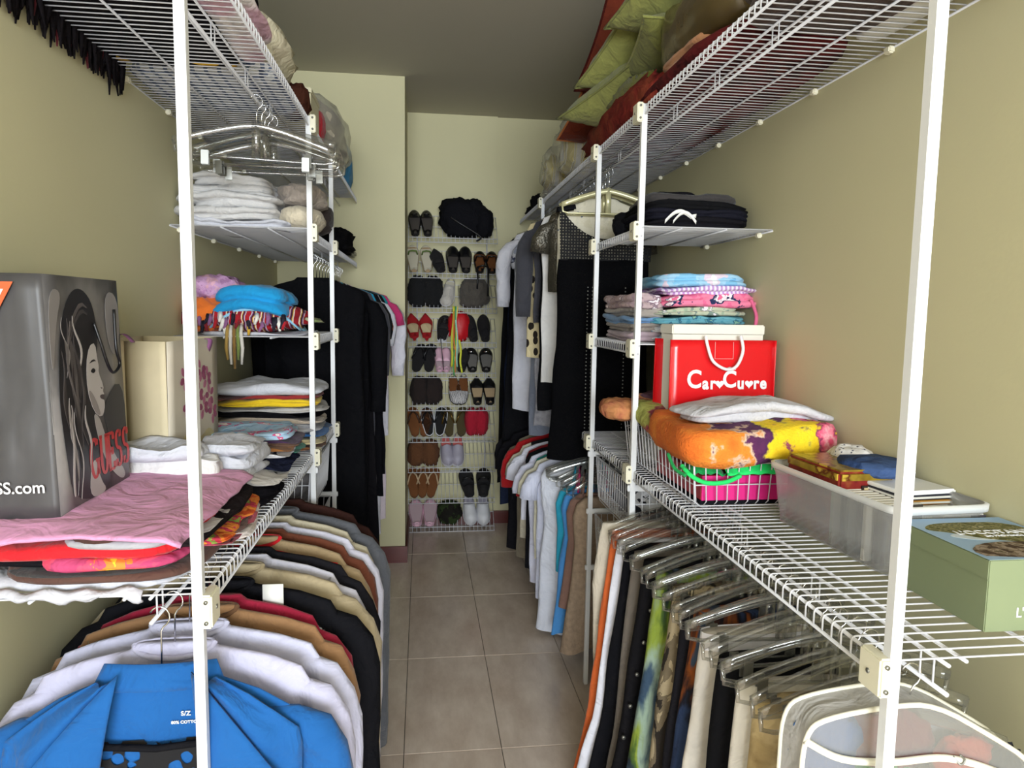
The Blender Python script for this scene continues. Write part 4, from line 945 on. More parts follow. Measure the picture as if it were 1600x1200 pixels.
# ------------------------------------------------------------------ empty clear hangers in the tower bay
for i, (y, rz, tl) in enumerate(((2.12, .10, .02), (2.17, -.22, -.05), (2.22, .05, .0), (2.27, -.12, .04), (2.33, .2, -.03))):
    hanger(('empty clear hanger in front of the towels, foremost', 'empty clear hanger twisted towards the wall', 'empty clear hanger in the middle of the bunch above the towels', 'empty clear hanger tilted over the towels', 'empty clear hanger hindmost above the towels')[i], -.46, y, ZT-.048, .215, True, 'empty hangers', rz=rz, tilt=tl)
# ------------------------------------------------------------------ garments under the waist-high shelf (left)
ZR = ZM-.048; XG = -.46
HB = 'shirts and jackets under the left shelf'
BLU = cloth('#1c5a9c', 50, .4)
def hang(name, label, cat, m, y, hw=.215, L=.72, sleeve=.55, x=XG, z=None, hg=True, group=HB, hl=None, zr=ZR, hm=None, **kw):
    g = garment(name, label, cat, m, x, y, (zr-.085) if z is None else z, hw, L, sleeve=sleeve, group=group, **kw)
    if hg: hanger(hl or ('clear hanger carrying the '+label.split(',')[0])[:90], x, y, zr, hw*.90, False, 'hangers with clothes', hm, drop=.20)
    return g
# blue jacket, open over a black crochet top
bj = thing('jacket', 'bright blue jacket hung open over a black crochet top', 'jacket', (XG, 1.27, ZR-.105), HB)
BJW = .255
link('back_panel', body_mesh('back_panel', [(0, .085), (.015, .11), (.04, .17), (.075, .225), (.11, BJW-.01), (.3, .235), (.74, .24)], BLU, .012, .006, seed=61), bj)
for s in (-1, 1):
    def fpan(u, v, s=s):
        # v 0..1 top to bottom, u 0..1 outer edge to opening
        d = .005+.72*v; xo = .085+(BJW-.09)*min(1, d/.10)**.8 if d < .10 else BJW-.005-.01*min(1, (d-.1)/.3)
        xi = .070+.075*math.sin(min(1, d/.42)*PI)*.55+.02*v
        x = xo*(1-u)+min(xi, xo)*u
        y = -.022-.020*min(1, d/.1)-.010*math.sin(u*PI)-.008*nz(u*4, d*7, s+3)+.006*math.sin(u*9+d*6)
        return (s*x, y, -d-.03*(1-abs(x)/BJW)*0)
    MB().grid(fpan, 14, 24).build('front_panel', BLU, bj, thick=.003)
    lp = [(s*.060, -.030, .012), (s*.115, -.062, -.035), (s*.215, -.078, -.16), (s*.175, -.074, -.215), (s*.105, -.066, -.30), (s*.085, -.050, -.14)]
    MB().grid(lambda u, v: tuple((Vector(lp[0])*(1-u)+Vector(lp[5])*u)*(1-v)**2+(Vector(lp[1])*(1-u)+Vector(lp[4])*u)*2*v*(1-v)+(Vector(lp[2])*(1-u)+Vector(lp[3])*u)*v*v+Vector((0, -.006*math.sin(u*PI), 0))), 8, 10).build('lapel', BLU, bj, thick=.004)
    p = sleeve_path(s, .255, .62, .03); n = len(p); mb = MB().tube(p, [.014, .022, .030, .034]+[.034]*(n-4), 14, ry=[.014, .026, .040, .050]+[.052-.012*i/(n-4) for i in range(n-4)])
    mb.v = [(a+.008*nz(a*16, s, c*12), b+.007*nz(a*12, 5, c*14), c) for a, b, c in mb.v]; mb.build('sleeve', BLU, bj)
col_ = []
MB().grid(lambda u, v: ((2*u-1)*(.095+.02*v), .004-.012*math.cos((2*u-1)*1.5)-.012*v, .018-.045*v-.008*math.cos((2*u-1)*2)*0), 14, 4).build('collar', BLU, bj, thick=.004)
put_flat('size_print', text_mesh('S/Z', .012, mat('ink_white', '#e8e8e8', .5), .0002), bj, (.045, -.0145, -.072), (1, 0, 0), (0, -.1, 1))
put_flat('size_print', text_mesh('80% COTTON', .008, mat('ink_white', '#e8e8e8', .5), .0002), bj, (.045, -.0145, -.088), (1, 0, 0), (0, -.1, 1))
def mesh_knit(name, col, scale, hole=.33, sq=False):
    m = bpy.data.materials.new(name); m.use_nodes = True; nt = m.node_tree; b = nt.nodes['Principled BSDF']
    b.inputs['Base Color'].default_value = hx(col); b.inputs['Roughness'].default_value = .9
    tc = nt.nodes.new('ShaderNodeTexCoord'); v = nt.nodes.new('ShaderNodeTexVoronoi'); v.inputs['Scale'].default_value = scale
    mp = nt.nodes.new('ShaderNodeMapping'); mp.inputs['Scale'].default_value = (1, .05, 1); nt.links.new(tc.outputs['Object'], mp.inputs[0]); nt.links.new(mp.outputs[0], v.inputs['Vector'])
    if sq: v.inputs['Randomness'].default_value = .15
    nn = nt.nodes.new('ShaderNodeTexNoise'); nn.inputs['Scale'].default_value = scale*.9; nt.links.new(mp.outputs[0], nn.inputs['Vector'])
    if not sq:
        mv = nt.nodes.new('ShaderNodeMix'); mv.data_type = 'VECTOR'; mv.inputs[0].default_value = .012; nt.links.new(mp.outputs[0], mv.inputs[4]); nt.links.new(nn.outputs[1], mv.inputs[5]); nt.links.new(mv.outputs[1], v.inputs['Vector'])
    mt = nt.nodes.new('ShaderNodeMath'); mt.operation = 'GREATER_THAN'; mt.inputs[1].default_value = hole
    nt.links.new(v.outputs['Distance'], mt.inputs[0]); nt.links.new(mt.outputs[0], b.inputs['Alpha']); return m
KN = mesh_knit('black_crochet', '#0c0b0f', 38, .50)
ct = thing('crochet_blouse', 'black open crochet top worn inside the bright blue jacket', 'top', (XG, 1.262, ZR-.20), HB)
link('body', body_mesh('body', [(.022, .17), (.06, .185), (.2, .195), (.6, .2)], KN, .013, .003, seed=5, cap=False), ct)
MB().tube([(-.17, -.018, .004), (-.09, -.022, -.022), (0, -.022, -.030), (.09, -.022, -.022), (.17, -.018, .004)], .006, 6).build('neck_edge', K, ct)
hanger('clear hanger carrying the bright blue jacket', XG, 1.275, ZR, .2, False, 'hangers with clothes', drop=.27)
GREYISH = '#8a8a8a'
hang('shirt', 'white short shirt with pocket flaps behind the blue jacket', 'shirt', cloth('#bfbdd6'), 1.345, .25, .62, .45, th=.026, trim=cloth('#bfbdd6'), seed=2, out=.04)
hang('blouse', 'crisp white blouse with an open collar', 'blouse', cloth('#c4c4dc'), 1.43, .255, .72, .6, th=.026, trim=cloth('#c4c4dc'), seed=3, out=.04)
hang('jacket', 'tan brown suede jacket behind the white blouse', 'jacket', cloth('#96714f'), 1.51, .25, .66, .35, th=.026, trim=cloth('#6a4c35'), seed=4)
hang('sweater', 'crimson sweater mostly hidden behind the tan jacket', 'sweater', cloth('#9a1f3a'), 1.565, .235, .6, .3, seed=5)
bk = hang('jacket', 'black jacket with white embroidery on the shoulder', 'jacket', K, 1.65, .27, .80, .75, th=.034, trim=K, seed=6, out=.05)
for i in range(12):
    t = i/11; MB().box((.165+.075*t, -.038+.004*math.sin(i), -.065-.055*t), (.012, .006, .010), 0, .3*i).build('embroidery', WHC, bk, bevel=.002)
hang('jacket', 'khaki jacket with a gathered collar', 'jacket', cloth('#b3a384'), 1.755, .265, .85, .8, th=.032, trim=cloth('#a39374'), seed=7, out=.05)
hang('shirt', 'plain white shirt between the khaki and black jackets', 'shirt', cloth('#c8c6d2'), 1.825, .25, .6, .6, th=.018, seed=8)
hang('jacket', 'slim black jacket between the white shirt and the beige coat', 'jacket', cloth('#1d1c20'), 1.88, .265, .8, .75, th=.022, seed=9, out=.04)
cb_ = hang('coat', 'beige coat lined in red', 'coat', cloth('#a8916f'), 1.97, .25, .85, .65, th=.028, trim=REDC, seed=10, out=.035)
MB().grid(lambda u, v: (.03+.20*u, -.033+.003*math.sin(u*7), -.02-.05*u-.045*v), 10, 4).build('lining', REDC, cb_, thick=.002)
hang('jacket', 'rust brown jacket behind the beige coat', 'jacket', cloth('#6a3a28'), 2.04, .255, .8, .7, th=.02, seed=11)
hang('shirt', 'long white shirt behind the rust jacket', 'shirt', cloth('#cac8d6'), 2.10, .262, .85, .75, th=.022, seed=12, out=.04)
hang('jacket', 'ivory jacket in front of the studded grey one', 'jacket', cloth('#c9bfa6'), 2.17, .25, .8, .7, th=.022, seed=13)
gj = hang('jacket', 'slate grey jacket dotted with studs, hindmost under the shelf', 'jacket', cloth('#5b5d63'), 2.25, .27, .85, .8, th=.034, trim=cloth('#5b5d63'), seed=14, out=.045)
rng = random.Random(4); st = MB()
for k in range(26):
    t = k/25; st.tube([(.10+.17*t, -.036, -.055-.06*t*t), (.10+.17*t, -.041, -.055-.06*t*t)], .0022, 6)
tag(st.build('stud_row', CHROME, gj), None, kind='stuff')
hang('coat', 'long dark brown coat hanging low by the tower post', 'coat', cloth('#3a2420'), 2.36, .25, .9, .8, th=.03, seed=15)
tag_ = tag(MB().box((-.33, 1.585, .86), (.045, .002, .055)).build('paper_tag', mat('white_card', '#e6e6e0', .6), bevel=.0005), 'small white paper tag on the black embroidered jacket', 'tag')
# ------------------------------------------------------------------ long dresses beyond the tower
ZL = ZA-.048; LG = 'long clothes by the pier'
def longg(name, label, cat, c, y, hem, hw=.21, sleeve=0, **kw):
    m = cloth(c) if isinstance(c, str) else c; z = ZL-.085
    return hang(name, label, cat, m, y, hw, z-hem, sleeve, zr=ZL, group=LG, **kw)
longg('dress', 'floor-length black dress directly behind the post', 'dress', '#101013', 3.13, .20, .215, seed=31, flare=.02, th=.03)
longg('dress', 'second black dress, pressed behind the floor-length one', 'dress', '#131215', 3.22, .24, .21, seed=32, th=.03)
longg('dress', 'black long-sleeved dress among the long clothes', 'dress', '#0f0f12', 3.31, .18, .225, .6, seed=33, th=.03)
longg('gown', 'black gown with a full skirt among the long clothes', 'dress', '#151417', 3.40, .30, .22, seed=34, flare=.05, th=.03)
longg('tunic', 'charcoal wool tunic dress among the black dresses', 'dress', '#4c4c54', 3.50, .62, .23, .45, seed=35, th=.028, flare=.02)
ps = longg('peace_tee', 'turquoise top printed with white peace signs', 'top', '#2a9fc8', 3.585, 1.24, .235, seed=36, flare=.0, th=.022)
for k, (x, z) in enumerate(((.18, -.16), (.205, -.26), (.16, -.22), (.19, -.34), (.15, -.32))):
    cr = [(x+.022*math.cos(a*PI/8), -.030, z+.022*math.sin(a*PI/8)) for a in range(16)]
    mb = MB().tube(cr, .0022, 5, closed=True).tube([(x, -.030, z+.022), (x, -.030, z-.022)], .002, 5).tube([(x, -.030, z), (x-.015, -.030, z-.015)], .002, 5).tube([(x, -.030, z), (x+.015, -.030, z-.015)], .002, 5)
    mb.build('peace_sign', WHC, ps)
longg('blouse', 'dark blouse printed with orange and lime leaves', 'blouse', pattern('lime_leaf', 'noise', ['#1a191c', '#1a191c', '#d86a2a', '#8fb02a', '#1a191c'], 10, [.2, .5, .56, .6, .64]), 3.65, 1.1, .235, .28, seed=37)
longg('dress', 'black skirt suit dress behind the peace sign top', 'dress', '#131317', 3.72, .52, .25, seed=38, flare=.02)
longg('blouse', 'white eyelet blouse with short sleeves', 'blouse', '#dedee8', 3.79, .30, .25, .32, seed=39, out=.03)
longg('dress', 'narrow black dress behind the white eyelet blouse', 'dress', '#141318', 3.86, .60, .262, seed=40, flare=.015)
longg('top', 'teal top near the pier wall', 'top', '#2a8a96', 3.92, 1.02, .275, seed=41)
longg('top', 'raspberry pink top near the pier wall', 'top', '#c83a72', 3.98, 1.06, .285, .2, seed=42)
longg('blouse', 'white blouse with flared sleeves closest to the pier', 'blouse', '#e6e4ee', 4.04, .80, .285, .50, seed=43, out=.04)
longg('skirt_set', 'pinkish white long shirt closest to the pier wall', 'shirt', '#e3d5de', 4.10, .28, .26, seed=44)
# ------------------------------------------------------------------ wire baskets
def wire_basket(label, x0, x1, y0, y1, z0, z1, taper=.02, pitch=.030, cross=.05, group=None, name='wire_basket', r=.0017):
    root = thing(name, label, 'basket', ((x0+x1)/2, (y0+y1)/2, z0), group)
    cx, cy, h = (x0+x1)/2, (y0+y1)/2, z1-z0; a, b = (x1-x0)/2, (y1-y0)/2; a0, b0 = a-taper, b-taper
    rim = [(-a, -b, h), (a, -b, h), (a, b, h), (-a, b, h)]
    MB().tube(rim, .0035, 6, closed=True).build('rim', WIRE, root)
    ny = max(4, int(2*b/pitch)); nx = max(4, int(2*a/pitch))
    long_ = MB()
    for i in range(ny+1):
        t = -1+2*i/ny
        MB().tube([(-a, t*b, h), (-a0-.003, t*b0, .012), (-a0+.012, t*b0, 0), (a0-.012, t*b0, 0), (a0+.003, t*b0, .012), (a, t*b, h)], r, 5).build('wire', WIRE, root)
    for i in range(nx+1):
        t = -1+2*i/nx
        MB().tube([(t*a, -b, h), (t*a0, -b0-.003, .012), (t*a0, -b0+.012, 0), (t*a0, b0-.012, 0), (t*a0, b0+.003, .012), (t*a, b, h)], r, 5).build('wire', WIRE, root)
    k = max(2, int(h/cross))
    for i in range(1, k):
        f = i/k; aa, bb = a0+(a-a0)*f, b0+(b-b0)*f
        MB().tube([(-aa, -bb, h*f), (aa, -bb, h*f), (aa, bb, h*f), (-aa, bb, h*f)], r, 5, closed=True).build('wire', WIRE, root)
    return root
# drawers of the two towers
for sgn, x0, x1, ya, yb, side in ((1, .675, 1.05, 2.165, 2.665, 'pastel pyjama'), (-1, -.785, -.385, 2.485, 3.005, 'striped scarf')):
    for i, zt in enumerate((.945, .715, .485)):
        wire_basket(('upper', 'middle', 'lower')[i]+' white wire drawer in the '+side+' tower', x0, x1, ya, yb, zt-.17, zt, .012, .024, .045, 'tower drawers', 'pull_out_basket')
        rn = thing('drawer_runner', ('upper', 'middle', 'lower')[i]+' pair of white runners in the '+side+' tower', 'runner', ((x0+x1)/2, (ya+yb)/2, zt), 'drawer runners')
        for y in (ya-.022, yb+.022):
            MB().box((0, y-(ya+yb)/2, .004), (x1-x0+.06, .012, .02)).build('runner', POST, rn, smooth=False, bevel=.002)
    if sgn > 0:
        for i, (zt, c) in enumerate(((.78, '#2c2c34'), (.55, '#2a3f8a'), (.32, '#1c1b1e'))):
            blob('folded_knit', ('dark knits heaped in the upper wire drawer', 'royal blue knits heaped in the middle wire drawer', 'black knits heaped in the lower wire drawer')[i], pattern('knit_mix%d' % i, 'noise', [c, '#d8d8dc', c, '#2a2a30'], 7, [.2, .5, .6, .66]), (.86, 2.41, zt), (.32, .44, .15), 50+i, .2, cat='clothes')
    else:
        for i, (zt, c) in enumerate(((.78, '#6d6a6c'), (.55, '#c8c8ce'), (.32, '#3b393c'))):
            folded('folded_knit', ('grey knit filling the upper wire drawer', 'pale knit in the middle wire drawer', 'charcoal knit in the lower wire drawer')[i], cloth(c), -.585, 2.745, zt, .36, .48, .14, 3, 0, 55+i, cat='clothes')
# ------------------------------------------------------------------ basket on the right shelf
wire_basket('white wire basket packed with a tie-dye blanket and a pink box', .675, 1.045, 1.685, 2.31, 1.012, 1.180, .018, .030, .042)
PKB = mat('magenta_card', '#d81f7c', .4); RDB = mat('crimson_card', '#a01226', .4)
pb = thing('shoe_box', 'magenta box with crimson sides inside the wire basket', 'box', (.845, 1.89, 1.016))
MB().box((0, 0, .036), (.265, .345, .072)).build('body', RDB, pb, smooth=False, bevel=.001)
MB().box((.0, -.1745, .036), (.262, .002, .070)).build('front', PKB, pb, smooth=False)
MB().box((0, 0, .002), (.27, .352, .012)).build('base', K, pb, smooth=False, bevel=.001)
blob('plastic_wrap', 'lilac-tinted plastic wrapped bundle in the wire basket', film('lilac_film', '#cfc6da', .35, .15, .4), (.80, 2.16, 1.016), (.21, .22, .15), 31, .25, cat='bag')
blob('violet_cloth', 'grey violet cloth inside the plastic wrap', cloth('#7a6a86'), (.83, 2.16, 1.016), (.16, .18, .12), 32, .2, cat='cloth')
NEON = cloth('#27d86a', 60, .3, .7, .05)
bk_ = thing('bikini_top', 'neon green swimsuit spilling over the magenta box', 'swimsuit', (.80, 1.74, 1.085))
MB().grid(lambda u, v: (-.03+.16*u, -.055+.10*v*(1-.2*u)+.0, .012+.030*math.sin(PI*u)*.6+.018*math.sin(PI*v)+.008*nz(u*5, v*5, 1)-.045*max(0, .35-v)*(math.sin(PI*u))), 18, 12).build('cup', NEON, bk_, thick=.004)
MB().grid(lambda u, v: (-.125+.10*u, -.03+.08*v, .010+.030*math.sin(PI*u)*math.sin(PI*v)+.008*nz(u*6, v*5, 4)), 12, 10).build('cup', cloth('#1f9a4e'), bk_, thick=.004)
cord('strap', [(-.14, -.02, .03), (-.13, -.058, .012), (-.09, -.064, -.006), (-.04, -.066, -.004), (.0, -.060, .010)], .006, NEON, bk_)
cord('strap', [(-.16, .03, .05), (-.155, -.01, .02), (-.14, -.05, .01)], .005, cloth('#1f9a4e'), bk_)
TD = None
def tiedye():
    m = bpy.data.materials.new('tie_dye_plush'); m.use_nodes = True; nt = m.node_tree; b = nt.nodes['Principled BSDF']; b.inputs['Roughness'].default_value = .95
    tc = nt.nodes.new('ShaderNodeTexCoord'); sx_ = nt.nodes.new('ShaderNodeSeparateXYZ'); nt.links.new(tc.outputs['Object'], sx_.inputs[0])
    n = nt.nodes.new('ShaderNodeTexNoise'); n.inputs['Scale'].default_value = 15; n.inputs['Detail'].default_value = 6; nt.links.new(tc.outputs['Object'], n.inputs['Vector'])
    m1 = nt.nodes.new('ShaderNodeMath'); m1.operation = 'MULTIPLY_ADD'; m1.inputs[1].default_value = 2.35; m1.inputs[2].default_value = .5; nt.links.new(sx_.outputs[0], m1.inputs[0])
    m2 = nt.nodes.new('ShaderNodeMath'); m2.operation = 'MULTIPLY_ADD'; m2.inputs[1].default_value = 1.15; m2.inputs[2].default_value = -.575; nt.links.new(n.outputs[0], m2.inputs[0])
    m3 = nt.nodes.new('ShaderNodeMath'); m3.operation = 'ADD'; nt.links.new(m1.outputs[0], m3.inputs[0]); nt.links.new(m2.outputs[0], m3.inputs[1])
    rp = nt.nodes.new('ShaderNodeValToRGB'); cr = rp.color_ramp; cr.elements[0].position = 0; cr.elements[0].color = hx('#d96a1e'); cr.elements[1].position = .28; cr.elements[1].color = hx('#e0862c')
    for p, c in ((.33, '#d9b9a0'), (.37, '#5a2450'), (.52, '#4a1d48'), (.57, '#d8bf30'), (.60, '#e8c81e'), (.76, '#eac01c'), (.80, '#7a3050'), (.85, '#e05a7a'), (.93, '#eaa0a8'), (1, '#d84a6a')):
        e = cr.elements.new(p); e.color = hx(c)
    nt.links.new(m3.outputs[0], rp.inputs[0]); nt.links.new(rp.outputs[0], b.inputs['Base Color'])
    n2 = nt.nodes.new('ShaderNodeTexNoise'); n2.inputs['Scale'].default_value = 120; nt.links.new(tc.outputs['Object'], n2.inputs['Vector'])
    bp = nt.nodes.new('ShaderNodeBump'); bp.inputs['Strength'].default_value = .8; bp.inputs['Distance'].default_value = .005; nt.links.new(n2.outputs[0], bp.inputs['Height']); nt.links.new(bp.outputs[0], b.inputs['Normal'])
    return m
TD = tiedye(); TD2 = pattern('tie_dye_dull', 'noise', ['#7a8a3a', '#a8a85a', '#8a3a4a', '#c98a4a', '#6a4a5a'], 8, [.25, .44, .5, .57, .63], interp='EASE', bump=.8)
td = folded('plush_blanket', 'plush tie-dye blanket in orange, purple and yellow on the basket', TD, .855, 1.835, 1.130, .425, .405, .088, 1, .0, 33, cat='blanket', ex=9, sag=lambda x, y, f: .008*math.sin(x*10), irr=.014, wr=.012)
folded('blanket_tail', None, TD2, -.09, .30, .035, .22, .34, .055, 1, .1, 34, parent=td, sag=lambda x, y, f: -.22*max(0, -x-.04)+.02*math.sin(y*9), irr=.02, wr=.015)
blob('blanket_corner', None, pattern('tie_dye_corner', 'noise', ['#a85a4a', '#c98a5a', '#7a3a5a'], 10, interp='EASE'), (-.20, .44, .02), (.14, .20, .07), 35, .15, parent=td)
# red shopping bag with a white box inside
RP = mat('glossy_red_paper', '#d4141c', .22, bump=.08, bscale=10)
rb = thing('shopping_bag', 'glossy red shopping bag with white lettering and a rope handle', 'bag', (.885, 2.075, 1.185), rz=.05)
BW, BD, BH = .335, .13, .24
sheet('front_panel', panel_fn((-BW/2, -BD/2, 0), (BW, 0, 0), (0, .006, BH), .0025, 3), RP, 12, 10, .0012, rb)
sheet('back_panel', panel_fn((BW/2, BD/2, 0), (-BW, 0, 0), (0, -.006, BH), .0025, 5), RP, 12, 10, .0012, rb)
for s in (-1, 1):
    sheet('side_panel', panel_fn((s*BW/2, -s*-BD/2*-1, 0), (-s*.022, s*BD/2, 0), (0, 0, BH), .001, 7), RP, 6, 10, .0012, rb)
    sheet('side_panel', panel_fn((s*(BW/2-.022), 0, 0), (s*.022, s*BD/2, 0), (0, 0, BH), .001, 9), RP, 6, 10, .0012, rb)
MB().box((0, 0, .003), (BW*.98, BD*.96, .004)).build('base', RP, rb, smooth=False)
INKW = mat('ink_white', '#e8e8e8', .5)
def heart(s):
    return [(s*.5*(16*math.sin(t)**3)/16, s*.5*(13*math.cos(t)-5*math.cos(2*t)-2*math.cos(3*t)-math.cos(4*t))/16) for t in [2*PI*i/24 for i in range(24)]]
yf = -BD/2-.0045
def rbl(name, me, x, z): put_flat(name, me, rb, (x, yf+.006*z/BH, z), (1, 0, 0), (0, .025, 1))
for t_, x, z, sz in (('C', -.092, .122, .074), ('a', -.056, .111, .050), ('r', -.033, .111, .050), ('C', .020, .122, .070), ('u', .056, .111, .050), ('r', .106, .111, .050), ('e', .129, .111, .050)):
    rbl('lettering', text_mesh(t_, sz, INKW, .0018, .9), x, z)
for x in (-.011, .083): rbl('heart_print', flat_poly(heart(.027), INKW), x, .110)
rbl('accent_print', flat_poly(smooth_poly([(-.018, 0), (-.006, .008), (.008, .006), (.02, 0), (.008, -.001), (-.006, .001)], 1), INKW), .022, .153)
sq = [(-.028, 0), (.028, 0), (.028, .002), (-.028, .002)]
for x, z, ww, hh in ((.0, .185, .058, .0012), (-.029, .21, .0012, .05), (.029, .21, .0012, .05)):
    rbl('logo_line', flat_poly([(-ww/2, -hh/2), (ww/2, -hh/2), (ww/2, hh/2), (-ww/2, hh/2)], mat('ink_pale', '#e9a0a0', .5)), x, z)
cord('handle', [(-.062, -BD/2-.003, BH+.012), (-.058, -BD/2-.012, BH-.02), (-.042, -BD/2-.018, BH-.062), (.0, -BD/2-.018, BH-.085), (.032, -BD/2-.018, BH-.075), (.052, -BD/2-.014, BH-.03), (.048, -BD/2-.004, BH+.014)], .0048, mat('white_rope', '#e6e2e4', .7), rb)
wb_ = lidded_box('gift_box', 'white box standing inside the red shopping bag', mat('white_card2', '#dcd8cc', .6), mat('white_card2', '#dcd8cc', .6), .875, 2.075, 1.195, .295, .095, .275, .03, rz=.05)
tw = folded('towel', 'white textured towel lying on the tie-dye blanket', cloth('#c9c7cc', 120, .6), .885, 1.825, 1.218, .38, .22, .040, 2, .03, 36, cat='towel', sag=lambda x, y, f: .022*math.cos(x*9)*f-.02*abs(x)*5*f*.6, irr=.016, wr=.012)
# ------------------------------------------------------------------ clear bin
BIN = film('milky_plastic', '#f4f4f4', .80, .25, .5, .25)
bn = thing('storage_bin', 'translucent plastic bin of tins, discs and booklets', 'bin', (.955, 1.40, 1.011), rz=.06)
bx, by, bh = .105, .215, .138
def rrect(a, b, r=.03, n=5):
    p = []
    for cx, cy, a0 in ((a-r, b-r, 0), (-a+r, b-r, PI/2), (-a+r, -b+r, PI), (a-r, -b+r, 1.5*PI)):
        for i in range(n+1):
            t = a0+PI/2*i/n; p.append((cx+r*math.cos(t), cy+r*math.sin(t)))
    return p
rings = [[(x, y, z) for x, y in rrect(bx*k, by*k)] for z, k in ((.004, .90), (.05, .94), (.10, .97), (bh-.02, .985), (bh-.018, 1.0), (bh, 1.005))]
MB().quadstrip(rings, True).build('wall', BIN, bn, thick=.002)
MB().poly([(x, y, .002) for x, y in rrect(bx*.9, by*.9)]).build('base', BIN, bn, thick=.002)
MB().quadstrip([[(x, y, z) for x, y in rrect(bx*k, by*k)] for z, k in ((bh-.012, 1.0), (bh-.012, 1.03), (bh+.001, 1.035), (bh+.002, 1.0))], True).build('rim', film('milky_rim', '#f0f0f0', .25, .25, .75), bn)
def inbin(x, y): c, s = math.cos(.06), math.sin(.06); return (.955+x*c-y*s, 1.40+x*s+y*c)
TR = pattern('dark_red_tin', 'noise', ['#5a1518', '#7a2220', '#8a4a2a'], 40, interp='EASE', rough=.35, bump=0); GD = pattern('gold_tin_lid', 'noise', ['#6a5418', '#8a7224', '#5a2a14', '#b89a3a'], 18, [.3, .48, .56, .62], interp='EASE', rough=.25, bump=0)
px, py = inbin(-.018, .075); tn = lidded_box('tin', 'dark red tin with a gilt lid in the clear bin', TR, GD, px, py, 1.018, .135, .20, .158, .030, .06, 'tin', bev=.008)
MB().box((.012, -.0995, .105), (.05, .003, .040)).build('picture_frame', mat('tin_frame', '#2a1a14', .4), tn, smooth=False); MB().box((.012, -.1012, .105), (.040, .002, .032)).build('picture', mat('tin_picture', '#cdb98a', .5), tn, smooth=False)
put_flat('figure_print', flat_poly(smooth_poly([(-.008, -.012), (.004, -.012), (.008, -.002), (.004, .004), (.007, .010), (.002, .012), (-.004, .004)], 1), mat('ink_dark_red', '#4a1420', .5)), tn, (.014, -.1024, .104), (1, 0, 0), (0, 0, 1))
CDC = film('disc_case', '#e8e8e8', .3, .1, .5)
for i in range(6):
    qx, qy = inbin(.045+.0*i, -.045-.0*i); cc = ['#d8d8d4', '#b8b8b8', '#e4e0d8', '#c08a3a', '#3a3a44', '#e8e8e8'][i]
    o = thing('disc_case', ('grey', 'silver', 'cream', 'amber', 'dark', 'white')[i]+' disc case in the flat stack in the clear bin', 'disc case', (qx+.002*(i % 3), qy, 1.092+.0105*i), 'disc cases', .06+.03*(i % 3))
    MB().box((0, 0, .005), (.125, .142, .009)).build('case', mat('case_'+cc, cc, .3), o, smooth=False, bevel=.001); MB().box((0, -.0005, .005), (.127, .144, .004)).build('sleeve_card', mat('case_card', '#f0efe8', .6), o, smooth=False)
for i in range(8):
    qx, qy = inbin(-.045+.012*(i % 3), -.02-.017*i); cc = ['#8a8478', '#5a5650', '#b8ae98', '#6a6a60', '#3a3834', '#a8a090', '#c8c2b4', '#55504a'][i]
    o = thing('booklet', 'booklet standing on edge in the clear bin, spine %s' % ('grey', 'brown', 'sand', 'olive', 'black', 'beige', 'ivory', 'umber')[i], 'booklet', (qx, qy, 1.018), 'booklets on edge', .06)
    MB().box((0, 0, .058), (.10, .011, .116)).build('cover', mat('bk_'+cc, cc, .6), o, smooth=False, bevel=.001); MB().box((0, 0, .059), (.096, .008, .118)).build('pages', mat('paper', '#e2ddd0', .8), o, smooth=False)
qx, qy = inbin(0, -.185); nb = thing('notepad', 'lined white notepad against the inner wall of the clear bin', 'notepad', (qx-.03, qy, 1.018), rz=.06)
MB().box((0, 0, .045), (.07, .004, .085)).build('pages', mat('white_card', '#e6e6e0', .6), nb, smooth=False)
for i in range(7): MB().box((0, -.0024, .018+.009*i), (.06, .0006, .001)).build('rule', mat('ink_grey', '#8a8a90', .6), nb, smooth=False)
blob('blue_pouch', 'navy pouch with a pale trim lying on the disc cases', pattern('navy_pouch', 'noise', ['#2b3f66', '#3b5078', '#c9ccd2'], 8, [.2, .45, .63]), (*inbin(.04, .03), 1.152), (.15, .16, .04), 61, .12, cat='pouch')
blob('speckled_cloth', 'speckled white cloth behind the gilt tin', pattern('speckled', 'voronoi', ['#5a5a66', '#dcd8d4'], 90, [0, .22]), (*inbin(.055, .13), 1.10), (.10, .14, .10), 62, .12, cat='cloth')
qx, qy = inbin(.055, -.19); tg_ = thing('camera_box', 'small white and grey box at the bin end', 'box', (qx, qy, 1.085), rz=.06)
MB().box((0, 0, .022), (.09, .03, .044)).build('body', mat('white_card2', '#dcd8cc', .6), tg_, smooth=False, bevel=.002); MB().box((.03, -.0155, .022), (.032, .002, .04)).build('label_patch', mat('grey_patch', '#5a5660', .5), tg_, smooth=False)
MB().tube([(.03, -.016, .022), (.03, -.0185, .022)], .012, 16).build('ring_print', mat('white_card', '#e6e6e0', .6), tg_)
